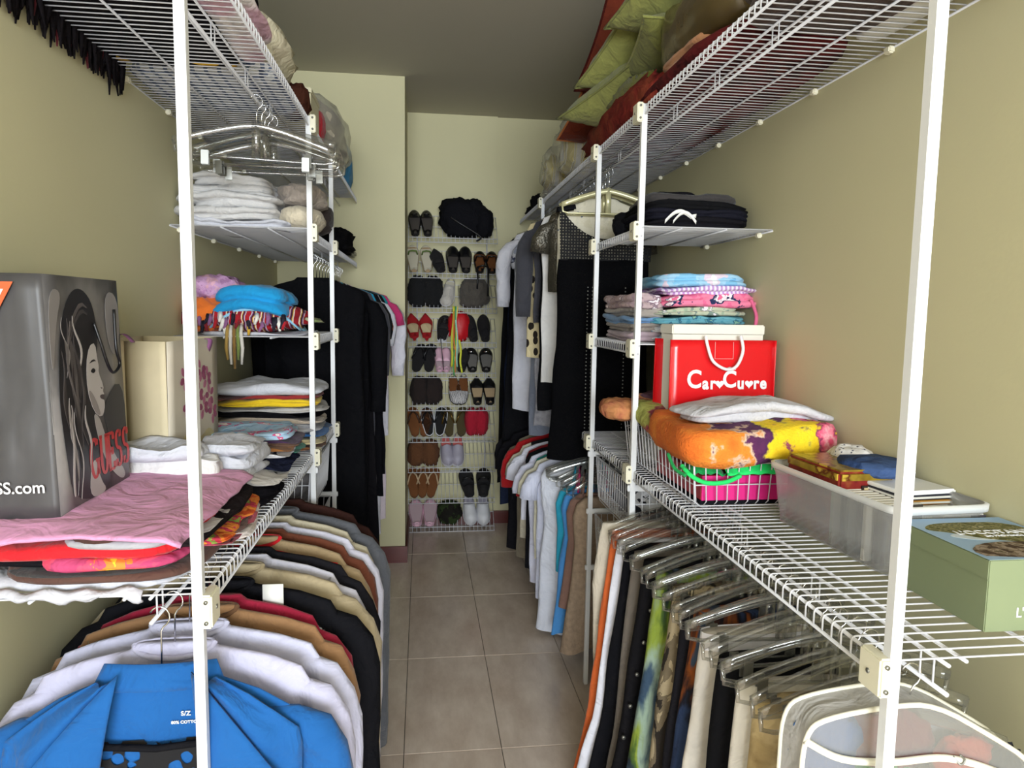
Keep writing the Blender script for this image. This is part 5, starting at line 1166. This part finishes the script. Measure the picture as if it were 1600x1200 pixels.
# ------------------------------------------------------------------ green gift box with a landscape lid
GRB = mat('sage_card', '#7f8a68', .55, var=.05)
gbx = thing('gift_box', 'sage green box with a printed landscape lid', 'box', (.972, 1.070, 1.011))
GX, GY, GH = .205, .215, .118
MB().box((0, 0, GH/2-.002), (GX-.006, GY-.006, GH-.004)).build('body', GRB, gbx, smooth=False, bevel=.0015)
ld = MB().box((0, 0, GH-.0165), (GX, GY, .033)).build('lid', GRB, gbx, smooth=False, bevel=.0015)
def lidp(name, pts, col, k=0, sm=2): put_flat(name, flat_poly(smooth_poly([(a*GX, b*GY) for a, b in pts], sm) if sm else [(a*GX, b*GY) for a, b in pts], mat('lid_'+col, col, .4), .0002), ld, (-GX/2, -GY/2, GH+.0002+.0002*k), (1, 0, 0), (0, 1, 0))
lidp('sky_print', [(.0, .0), (1, 0), (1, 1), (0, 1)], '#8fb0d2', 0, 0)
lidp('cloud_print', [(.10, .52), (.35, .40), (.55, .46), (.4, .56), (.2, .60)], '#c9d4de', 1)
put_flat('tree_print', flat_poly(smooth_poly([(a*GX, b*GY) for a, b in [(.02, .70), (.15, .84), (.4, .88), (.98, .86), (.98, .30), (.6, .36), (.35, .46), (.2, .62)]], 2), pattern('lid_tree', 'noise', ['#5a5a34', '#8a8458', '#6a6a48', '#a8a07a'], 60, [.3, .45, .52, .6], bump=0), .0002), ld, (-GX/2, -GY/2, GH+.0006), (1, 0, 0), (0, 1, 0))
put_flat('field_print', flat_poly(smooth_poly([(a*GX, b*GY) for a, b in [(.05, .04), (.02, .20), (.2, .34), (.5, .38), (.98, .32), (.98, .02)]], 1), pattern('lid_field', 'noise', ['#4a3a2c', '#7a6a58', '#9a8a7a', '#5a5038'], 45, [.3, .45, .52, .6], bump=0), .0002), ld, (-GX/2, -GY/2, GH+.0008), (1, 0, 0), (0, 1, 0))
put_flat('lettering', text_mesh("L'OCCITANE", .026, INKW, .0003, .95), ld, (.015, .022, GH+.0013), (1, 0, 0), (0, 1, 0))
put_flat('lettering', text_mesh("EN PROVENCE", .011, INKW, .0001, 1), ld, (.02, .002, GH+.0013), (1, 0, 0), (0, 1, 0))
put_flat('lettering', text_mesh("L'OCCITANE", .022, INKW, .0003, .95), gbx, (.012, -GY/2+.0022, .030), (1, 0, 0), (0, 0, 1))
# ------------------------------------------------------------------ tower shelves: black clothes and pyjamas
BG = 'folded black clothes'
stack([('black_trousers', 'black trousers lowest on the shelf, white care label showing', BLKC, .028, 2, 1.0, 1), ('navy_trousers', 'blue-black trousers above the labelled pair', cloth('#1b1b24'), .028, 2, 1.03, 1, .01, 0), ('black_sweater', 'soft black sweater in the middle of the black pile', cloth('#141416'), .026, 2, 1.06, 1, .015, 0), ('grey_sweater', 'charcoal sweater near the top of the black pile', cloth('#3b3838'), .028, 1, .96, 1, -.005, 0), ('black_tee', 'small black top crowning the black pile', BLKC, .022, 1, .5, .6, -.04, 0)], .865, 2.36, ZA+.003, .33, .36, BG, 81, .008)
lb_ = thing('care_label', 'white care label strip hanging from the black trousers', 'label', (.80, 2.17, ZA+.03))
MB().grid(lambda u, v: (-.055+.10*u, -.003-.004*v, .024*math.sin(PI*min(1, u*1.2))-.016+.012*v+.02*u), 12, 2).build('tape', mat('white_card', '#e6e6e0', .6), lb_, thick=.001)
MB().grid(lambda u, v: (-.03+.075*u, -.006-.004*v, .002+.030*math.sin(PI*u)-.018+.010*v), 12, 2).build('tape', mat('white_card', '#e6e6e0', .6), lb_, thick=.001)
blob('black_bundle', 'round black bundle beside the black pile', K, (.72, 2.52, ZA+.003), (.09, .12, .09), 71, .15, cat='clothes')
PJ = [('#b6cfe6', '#e3e8ee', 'pale blue striped'), ('#8aa6c8', '#c9b9c9', 'blue printed'), ('#5f9aa6', '#4a7a8a', 'teal'), ('#9aa890', '#c6c4a8', 'sage printed')]
PG = 'folded pyjamas'
def flr(n, a, b, c, d='#f0e6ea', s=22): return pattern(n, 'noise', [a, b, c, d, a], s, [.2, .42, .55, .60, .66])
stack([('pyjama_trousers', 'pale blue striped pyjamas lowest in the pastel pile', pattern('pj_blue_stripe', 'bands', ['#a9c6e6', '#dfe6ee'], 26, [0, .5], (.4, 1, 1)), .032, 3), ('pyjama_shirt', 'white and grey printed pyjamas in the pastel pile', flr('pj_white', '#d6d6de', '#e2e2e6', '#8fa6c0'), .028, 3), ('pyjama_trousers', 'teal pyjamas in the pastel pile', flr('pj_teal', '#4f93a6', '#6aa6b4', '#3a6f86', '#8ab6a0'), .030, 2, .95, 1, -.012, 0), ('pyjama_shirt', 'sage printed pyjamas in the pastel pile', flr('pj_sage', '#9cab94', '#b6bca4', '#7f8f86'), .026, 2, .9, 1, -.02, 0), ('pyjama_trousers', 'hot pink floral pyjamas in the pastel pile', flr('pj_pink', '#e26a92', '#e8809f', '#2a3358', '#f0dfe4', 17), .036, 2, 1, 1, .012, -.01), ('pyjama_shirt', 'lilac striped pyjamas above the pink florals', pattern('pj_lilac', 'bands', ['#b88fc6', '#e6d9ea'], 22, [0, .5], (1, .4, 1)), .028, 2, .92, 1, .01, 0), ('pyjama_trousers', 'sky blue pyjamas topmost in the pastel pile', flr('pj_sky', '#7fb8dc', '#9cc6e2', '#d8c8d8', '#e2e6ea', 9), .040, 2, .85, 1, -.01, 0)],
      .925, 2.40, ZB+.003, .35, .38, PG, 83, .010, 0, lambda x, y, f: -.012*(abs(x)/.17)**2*f)
stack([('grey_pyjamas', 'pinkish grey pyjamas lowest in the narrow pile', cloth('#b39fa8'), .03, 2), ('taupe_pyjamas', 'taupe pyjamas in the narrow pile', cloth('#9a9088'), .026, 2), ('blue_pyjamas', 'dusty blue pyjamas in the narrow pile', cloth('#6a8fb8'), .022, 2, 1.02, 1), ('stone_pyjamas', 'stone grey pyjamas in the narrow pile', cloth('#a39a92'), .03, 2), ('mauve_pyjamas', 'mauve printed pyjamas topmost in the narrow pile', flr('pj_mauve', '#a58f98', '#b8a2a4', '#8a7680'), .045, 2)], .735, 2.44, ZB+.003, .115, .36, PG, 85, .006)
cord('drawstring', [(1.06, 2.21, 1.55), (1.075, 2.20, 1.50), (1.073, 2.20, 1.46)], .006, cloth('#e26a92'), None); tag(bpy.context.scene.objects['drawstring'], 'pink drawstring dangling from the pastel pyjamas', 'cord')
# ------------------------------------------------------------------ high shelf on the right
OLG, OLG2 = cloth('#85874a', 90, .4), cloth('#74763e', 90, .4); RUST, RUSD = cloth('#6a2a18'), cloth('#4a1a16')
RZ_ = ZT+.003
folded('red_quilt', 'dark red quilt spread along the high shelf under the cushions', pattern('red_quilt', 'noise', ['#4a1216', '#5f1c1e', '#331014', '#6a3024'], 7, interp='EASE'), .865, 2.36, RZ_, .38, 1.50, .07, 2, 0, 101, cat='quilt')
folded('brown_comforter', 'dark brown comforter lying near the open end of the high shelf', cloth('#43302c'), .845, 1.28, RZ_, .34, .62, .10, 2, 0, 102, cat='quilt')
folded('clear_sheet', 'clear plastic sheet under the brown comforter by the wall', film('grey_film', '#e0e0e0', .3, .2, .7), 1.01, 1.30, RZ_, .11, .60, .02, 1, 0, 103, cat='plastic sheet')
zb = folded('zip_bag', 'olive brown blanket zipped in a glossy plastic bag', mat('olive_plastic', '#57492c', .22, bump=.5, bscale=14, var=.2, vscale=8), .84, 1.93, RZ_+.075, .33, .55, .17, 1, .05, 104, cat='bag', wr=.02, irr=.02)
folded('peach_lining', 'peach cloth under the zipped olive bag', cloth('#b8835c'), .79, 1.96, RZ_+.045, .22, .34, .055, 2, 0, 105, cat='cloth')
CG = 'cushions on the high shelf'
R_ = math.radians
pillow('cushion', 'olive green cushion uppermost, touching the zipped bag', OLG, (.83, 2.22, 2.50), (.42, .42), .15, (R_(-14), R_(-6), .2), 1, CG, OLG2)
pillow('cushion', 'olive green cushion leaning out over the rust cushions', OLG, (.80, 2.58, 2.445), (.40, .42), .14, (R_(-24), R_(-8), .35), 2, CG, OLG2)
pillow('cushion', 'olive green cushion resting lowest, its corner over the aisle', OLG, (.80, 2.70, 2.315), (.42, .46), .15, (R_(-12), R_(-5), .45), 3, CG, OLG2)
pillow('cushion', 'olive cushion propped behind the zipped bag', OLG2, (.86, 2.32, 2.355), (.38, .38), .14, (R_(-8), 0, -.1), 4, CG, OLG)
pillow('cushion', 'rust red cushion behind the green ones', RUST, (.85, 2.90, 2.55), (.40, .40), .13, (R_(-42), 0, .2), 5, CG, RUSD)
pillow('cushion', 'rust red cushion standing between green and striped bundles', RUST, (.82, 3.13, 2.36), (.38, .36), .12, (R_(-35), R_(4), .2), 6, CG, cloth('#b06a3a'))
blob('red_throw', 'crumpled crimson throw along the shelf lip', pattern('red_throw', 'noise', ['#521614', '#74221c', '#843a28', '#5e301c'], 9, interp='EASE'), (.715, 2.62, RZ_), (.10, 1.0, .13), 74, .22, cat='blanket', fr=6)
blob('green_fringe', 'olive fringed throw tucked under the green cushions', cloth('#6a6a2a', 130, .9), (.73, 2.56, RZ_+.10), (.11, .5, .07), 75, .25, cat='blanket', fr=6)
STR = pattern('gold_stripe_ticking', 'bands', ['#c9b870', '#d9d2b4', '#4a4440', '#d6c998', '#c9c4bc'], 5, [0, .25, .46, .52, .75], (1, .6, 1), distort=1.5)
sb1 = blob('striped_pillow_bag', 'gold striped pillow wrapped in clear plastic', STR, (.80, 3.42, RZ_), (.30, .42, .27), 76, .14, cat='pillow'); sheath = blob('plastic_cover', None, film('bag_film', '#ffffff', .78, .18, .35, .35), (0, 0, -.002), (.33, .47, .30), 77, .2, parent=sb1)
sb2 = blob('striped_pillow_bag', 'second striped pillow in plastic, drooping towards the back wall', STR, (.78, 3.83, RZ_), (.28, .40, .22), 78, .16, cat='pillow'); blob('plastic_cover', None, film('bag_film', '#ffffff', .78, .18, .35, .35), (0, 0, -.002), (.31, .45, .25), 79, .25, parent=sb2)
blob('grey_bundle', 'grey plastic bundle behind the striped pillows', film('grey_bag', '#d0cec8', .2, .3, .7), (.82, 4.22, RZ_), (.24, .3, .13), 80, .2, cat='bag')
blob('black_hat', 'black cap near the end of the high shelf', K, (.74, 4.52, RZ_), (.13, .14, .11), 81, .2, cat='hat'); blob('black_pouch', 'small black pouch at the very end of the high shelf', K, (.73, 4.76, RZ_), (.10, .12, .07), 82, .25, cat='bag')
# ------------------------------------------------------------------ trousers on clip hangers under the right shelf
TG_ = 'trousers on clip hangers'; XH = .755
def clip_pants(name, label, m, y, hw=.125, L=.75, sx=-.05, flare=.06, z=.825, x=XH-.01, hlabel=None, rz=0, hd=True, **kw):
    pants(name, label, m, x, y, z, hw, L, group=TG_, sx=sx, flare=flare, **kw)
    if hd: hanger(hlabel or ('clip hanger holding the '+' '.join(label.split()[:6])), XH, y-.004, ZR, .19, True, 'clip hangers in the row', rz=rz)
DFL = pattern('dark_floral', 'noise', ['#1a1820', '#2b3a5a', '#1a1820', '#8a4a1e', '#3b4a5e'], 6, [.2, .44, .5, .58, .62], (1.5, 1, .5), interp='EASE', distort=1)
GTD = pattern('green_dye', 'noise', ['#1f2a3a', '#3a4f66', '#93a898', '#86983c', '#48602e', '#26303a', '#5a7690'], 4.5, [.25, .38, .45, .52, .57, .62, .7], (2.2, 1, .6), interp='EASE', distort=.6)
CAM = pattern('camouflage', 'noise', ['#2b2622', '#6f6350', '#a39478', '#4a4232', '#c2b496'], 7, [.2, .40, .48, .55, .61], (1.6, 1, .8), distort=1.6)
TAN_P = pattern('tan_sheer_print', 'noise', ['#8a7450', '#b09a70', '#c9b48a', '#7a6242'], 12, interp='EASE')
clip_pants('trousers', 'white trousers beside the garment bag', cloth('#c9c7d6'), 1.075, .075, .8, -.02, .03, .775, .685, th=.034, seed=1)
clip_pants('blouse_wrap', 'tan sheer printed wrap', TAN_P, 1.165, .10, .8, -.02, .03, .80, .70, th=.024, seed=2, cat='wrap')
clip_pants('trousers', 'cream trousers behind the tan wrap', cloth('#d8d2c8'), 1.225, .12, .8, -.03, .03, .80, .715, seed=3, th=.02)
clip_pants('trousers', 'black trousers with a smooth waist beside the cream pair', cloth('#17171a'), 1.325, .13, .8, -.04, .06, .80, .73, seed=4, th=.032)
clip_pants('trousers', 'off-white trousers with a bright white waist', cloth('#cfc8be'), 1.415, .125, .85, -.04, .05, .815, .725, seed=5, band=cloth('#eceaf2'), th=.024)
clip_pants('skirt', 'dark floral skirt beside the off-white trousers', DFL, 1.50, .13, .85, -.05, .05, seed=6, cat='skirt', th=.026)
clip_pants('trousers', 'black denim trousers next to the dark florals', cloth('#201f24'), 1.565, .13, .85, -.05, .05, seed=7, th=.02)
clip_pants('trousers', 'desert camouflage trousers beside the dyed skirt', CAM, 1.64, .13, .85, -.06, .06, seed=8, th=.03)
clip_pants('skirt', 'blue and lime dyed long skirt', GTD, 1.735, .14, .85, -.06, .07, seed=9, cat='skirt', th=.03)
b3 = clip_pants('trousers', 'black trousers with a row of steel buttons', cloth('#19181b'), 1.83, .145, .85, -.06, .07, seed=10, th=.03)
clip_pants('trousers', 'taupe corduroy trousers between two black pairs', cloth('#6a625a'), 1.905, .15, .82, -.05, .05, seed=11, th=.018)
clip_pants('trousers', 'plain black trousers beside the white pair', cloth('#151519'), 1.96, .16, .85, -.06, .08, seed=12, th=.02)
clip_pants('trousers', 'white trousers beside the orange pair', cloth('#dfdfea'), 2.01, .17, .82, -.06, .08, seed=13, th=.016)
clip_pants('trousers', 'orange trousers next to the beige jeans', cloth('#c9602e'), 2.055, .175, .80, -.06, .06, z=.84, seed=14, th=.018)
clip_pants('jeans', 'beige jeans hindmost in the row by the tower', cloth('#c9bfae'), 2.105, .195, .55, -.05, -.03, z=.85, seed=15, th=.024)
rng = random.Random(3); 
bt = thing('button_strip', 'strip of steel buttons down the black trousers', 'buttons', (.62, 1.795, .55))
for k in range(5): MB().tube([(-.005-.016*k, -.002, .15-.09*k), (-.005-.016*k, -.008, .15-.09*k)], .0055, 10).build('button', STEEL, bt)
for i, (y, rz) in enumerate(((1.12, .12), (1.20, -.1), (1.28, .05), (1.38, -.06), (1.46, .1), (1.6, -.05), (1.69, .08), (1.785, -.06))):
    hanger('spare clear hanger wedged by the %s' % ('white trousers', 'tan wrap', 'cream trousers', 'bright white waist', 'dark floral skirt', 'camouflage trousers', 'lime dyed skirt', 'buttoned trousers')[i], XH+.01, y, ZR, .205, True, 'spare clip hangers', drop=.12, rz=rz)
# garment bag at the open end
gz_ = .925
gbg = thing('garment_bag', 'white zip garment bag with a clear window at the open end of the rail', 'garment bag', (.745, .955, gz_))
VIN = film('cloudy_vinyl', '#ececec', .86, .35, .5, .2)
OUT = smooth_poly([(-.185, -.75), (-.19, -.10), (-.185, -.035), (-.16, -.014), (-.05, .0), (.02, -.002), (.12, -.06), (.19, -.105), (.215, -.16), (.22, -.75)], 2)
def gface(y, m, nm):
    return MB().poly([(a, y, b) for a, b in OUT]).build(nm, m, gbg, smooth=False, thick=.001)
gface(-.03, VIN, 'front_panel'); gface(.03, cloth('#a3a2a8'), 'back_panel')
MB().quadstrip([[(a, -.03, b) for a, b in OUT], [(a, .03, b) for a, b in OUT]], True).build('gusset', cloth('#b9b7b6'), gbg)
PIP = mat('cream_piping', '#e6e2d2', .5)
MB().tube([(a, -.031, b) for a, b in OUT], .0042, 6, closed=True).build('piping', PIP, gbg); MB().tube([(a, .031, b) for a, b in OUT], .0042, 6, closed=True).build('piping', PIP, gbg)
cord('zip', [(-.187, -.034, -.045), (-.13, -.036, -.075), (-.05, -.037, -.085), (.04, -.037, -.085), (.13, -.036, -.115), (.21, -.034, -.16)], .0055, PIP, gbg); cord('zip_pull', [(.05, -.038, -.082), (.058, -.044, -.092), (.066, -.043, -.086), (.058, -.042, -.078)], .0015, STEEL, gbg)
for i, (x, z, c, sz) in enumerate(((-.13, -.22, '#2f5f9a', (.11, .035, .12)), (-.03, -.20, '#7a2a3a', (.14, .035, .10)), (-.05, -.25, '#2f9a4e', (.13, .03, .08)), (.10, -.24, '#c8452e', (.10, .035, .09)), (.16, -.27, '#2a2a30', (.09, .03, .1)), (-.14, -.30, '#d9b92e', (.10, .035, .08)), (.03, -.33, '#3a3a44', (.18, .03, .12)))):
    blob('packed_cloth', None, cloth(c), (x, 0, z+.075), sz, 90+i, .25, parent=gbg)
hanger('hanger inside the white garment bag', .745, .955, ZR, .17, False, 'hangers with clothes')
# ------------------------------------------------------------------ short tops on the low rod
ZW = .93; XS = .755; SG = 'short tops on the low rod'
def low(name, label, cat, c, y, hem, hw=.21, sleeve=0, **kw):
    m = cloth(c) if isinstance(c, str) else c
    return hang(name, label, cat, m, y, hw, ZW-.085-hem, sleeve, x=kw.pop('x', XS), zr=ZW, group=SG, **kw)
LACE = mat('beige_lace', '#a8917a', .9, bump=1, bscale=90, var=.3, vscale=60)
low('camisole', 'beige lace camisole with thin straps', 'camisole', LACE, 2.80, .10, .14, straps=True, trim=mat('tan_strap', '#c2a06a', .6), seed=51, flare=.05, x=.74, amp=.012, th=.03)
low('camisole', 'mocha camisole behind the beige lace one', 'camisole', '#8a6a5e', 2.86, .25, .145, straps=True, seed=52, flare=.03, x=.73)
low('camisole', 'sky blue camisole with magenta straps', 'camisole', '#4f93d6', 2.93, .10, .155, straps=True, trim=mat('magenta_strap', '#c2246e', .6), seed=53, flare=.04, x=.73, th=.028)
low('camisole', 'turquoise camisole behind the sky blue one', 'camisole', '#2fa6c8', 3.0, .35, .165, straps=True, seed=54, x=.73)
for i, y in enumerate((2.97, 3.03, 3.08)): hanger('empty clear hanger beside the %s' % ('sky blue camisole', 'turquoise camisole', 'long white tank')[i], XS-.01, y, ZW, .2, False, 'empty hangers on the low rod', rz=.12*(i-1))
low('tank', 'long pleated white tank top', 'top', '#dfe2ee', 3.13, .03, .215, seed=55, flare=.02, th=.034, amp=.016, waist=.0)
low('tee', 'white tee with short sleeves behind the pleated tank', 'tee', '#d6d9ec', 3.24, .12, .225, .20, seed=56, trim=cloth('#2a8a86'), th=.03)
low('tee', 'cream tee with a teal neck', 'tee', '#d9d3bb', 3.31, .30, .225, .18, seed=57, trim=cloth('#1f7f7a'))
low('tank', 'teal green tank among the white tees', 'top', '#1f8078', 3.365, .45, .215, seed=58)
low('tee', 'white tee with a navy sleeve edge', 'tee', '#d9d9ea', 3.42, .15, .235, .24, seed=59, th=.03)
low('tank', 'black sleeveless top among the white tees', 'top', '#17171b', 3.50, .20, .235, seed=60)
low('tank', 'dark red tank among the white tees', 'top', '#8a1f26', 3.56, .40, .225, seed=61)
low('tee', 'white tee with a scooped hem', 'tee', '#dedeea', 3.62, .40, .245, .22, seed=62, th=.03)
low('tee', 'striped cream and black tee', 'tee', pattern('cream_stripe', 'bands', ['#cfc6b0', '#1c1b1f'], 12, [0, .7], (.1, .1, 1)), 3.70, .30, .24, .2, seed=63)
low('shirt', 'red shirt with folded cuffs near the back of the low rod', 'shirt', '#b01d22', 3.80, .50, .255, .3, seed=64)
low('shirt', 'taupe shirt near the back of the low rod', 'shirt', '#8a7f6c', 3.90, .12, .23, .2, seed=65)
low('tunic', 'black tunic at the back of the low rod', 'top', '#19181c', 4.05, .10, .25, .3, seed=66, flare=.02)
low('tunic', 'dark grey tunic hindmost on the low rod', 'top', '#26252a', 4.25, .15, .24, .3, seed=67)
# ------------------------------------------------------------------ long clothes on the high rail (right)
ZU = ZT-.048; UG = 'clothes on the high right rail'
def high(name, label, cat, c, y, hem, hw=.20, sleeve=0, **kw):
    m = cloth(c) if isinstance(c, str) else c
    return hang(name, label, cat, m, y, hw, ZU-.10-hem, sleeve, x=kw.pop('x', .75), z=ZU-.10, zr=ZU, group=UG, **kw)
GLINTH = mat('painted_glint_plastic', '#cfcaa0', .25, .35)  # window glint on clear hangers, painted in as a pale metallic colour
# black crochet dress with a scooped, open-work neckline over a cream lining
cd = thing('crochet_dress', 'long black crochet dress with an open-work scoop neckline', 'dress', (.755, 2.94, 1.955), UG)
CKN = mesh_knit('black_open_crochet', '#0f0f12', 82, .30, True)
def yoke(u, v):
    x = (2*u-1)*.20; sc = 1-abs(2*u-1)**2.2
    top = -.02-.13*sc+.0; bot = -.24
    return (x*(1-.04*v), -.026, top+(bot-top)*v)
MB().grid(yoke, 26, 12).build('yoke', CKN, cd, thick=.002)
link('skirt', body_mesh('skirt', [(.235, .195), (.30, .20), (.6, .195), (1.07, .225)], mat('black_crochet_solid', '#0a0a0c', .95, bump=1, bscale=140, spec=.05), .028, .006, seed=71, cap=False), cd)
for s in (-1, 1): MB().grid(lambda u, v: (s*(.13+.075*u), -.026+.05*v, -.03-.012*u+.02*math.sin(PI*v)), 6, 8).build('shoulder', K, cd, thick=.003)
rng = random.Random(6); lace_ = MB()
for k in range(40):
    z = -.35-.62*k/40
    for x in (-.075, -.055, .085): lace_.tube([(x, -.034, z), (x, -.0365, z)], .0028, 6)
tag(lace_.build('eyelet_row', cloth('#8f8f88'), cd), None, kind='stuff')
high('top', 'cream floral top glimpsed inside the crochet dress neckline', 'top', pattern('cream_floral', 'noise', ['#cfc9b2', '#d6d0bc', '#6a7488'], 20, [.2, .4, .66]), 2.985, 1.35, .19, seed=72, hm=GLINTH)
for i, y in enumerate((2.90, 2.96)): hanger('clear hanger with a painted glint above the crochet dress, %s' % ('nearest the tower', 'holding its shoulders', 'behind its neckline')[i], .755, y, ZU, .19, False, 'hangers with a painted glint', GLINTH, rz=.06*(i-1), drop=.16)
high('cardigan', 'sequined dark cardigan behind the crochet dress', 'cardigan', mat('dark_sequin', '#4a463c', .25, .5, bump=1, bscale=120), 3.10, 1.60, .21, .12, seed=73)
high('trousers', 'long white trousers behind the crochet dress', 'trousers', '#d6d4d2', 3.20, 1.17, .225, seed=74, th=.024)
high('dress', 'black sleeveless dress next to the white trousers', 'dress', '#151518', 3.28, 1.05, .22, seed=75)
high('skirt', 'cream skirt with black animal spots', 'skirt', pattern('animal_spots', 'voronoi', ['#2a2420', '#cfc098'], 26, [0, .36], (1, 1, .7)), 3.45, 1.29, .252, seed=76, th=.026)
high('blouse', 'silver lace blouse beside the spotted skirt', 'blouse', mat('silver_lace', '#a8a6ae', .6, bump=1, bscale=80, var=.4, vscale=40), 3.50, .92, .20, seed=77)
high('jacket', 'dark grey jacket beside the spotted skirt', 'jacket', '#3f3f45', 3.37, 1.44, .238, .5, seed=78)
high('blouse', 'tan and black blouse in the high row', 'blouse', '#8a6a48', 3.60, 1.38, .20, .2, seed=79)
high('blouse', 'slate blue shirt hanging long in the high row', 'shirt', '#8d94a6', 3.70, .86, .195, .3, seed=80)
high('blouse', 'blue and white floral blouse', 'blouse', pattern('slate_floral', 'noise', ['#9aa0b4', '#c6c8d4', '#3b3f58', '#9aa0b4'], 13, [.2, .46, .57, .62]), 3.80, 1.40, .205, .25, seed=81)
high('shirt', 'loose white shirt with wide sleeves', 'shirt', '#dcdce6', 3.95, .95, .255, .45, seed=82, th=.035, out=.05, amp=.014)
high('dress', 'long black dress with a matte skirt in the high row', 'dress', '#17171a', 4.18, .55, .25, seed=83, flare=.04)
high('jeans_dress', 'dark denim dress towards the back wall', 'dress', '#232a3f', 4.36, .30, .24, seed=84, flare=.04)
high('skirt', 'blue and white splashed skirt towards the back wall', 'skirt', pattern('splash', 'noise', ['#26304a', '#c6d0de', '#26304a'], 9, [.2, .5, .58]), 4.27, .30, .22, seed=85)
high('dress', 'black evening dress hindmost on the high right rail', 'dress', '#121214', 4.52, .40, .25, seed=86, flare=.03)
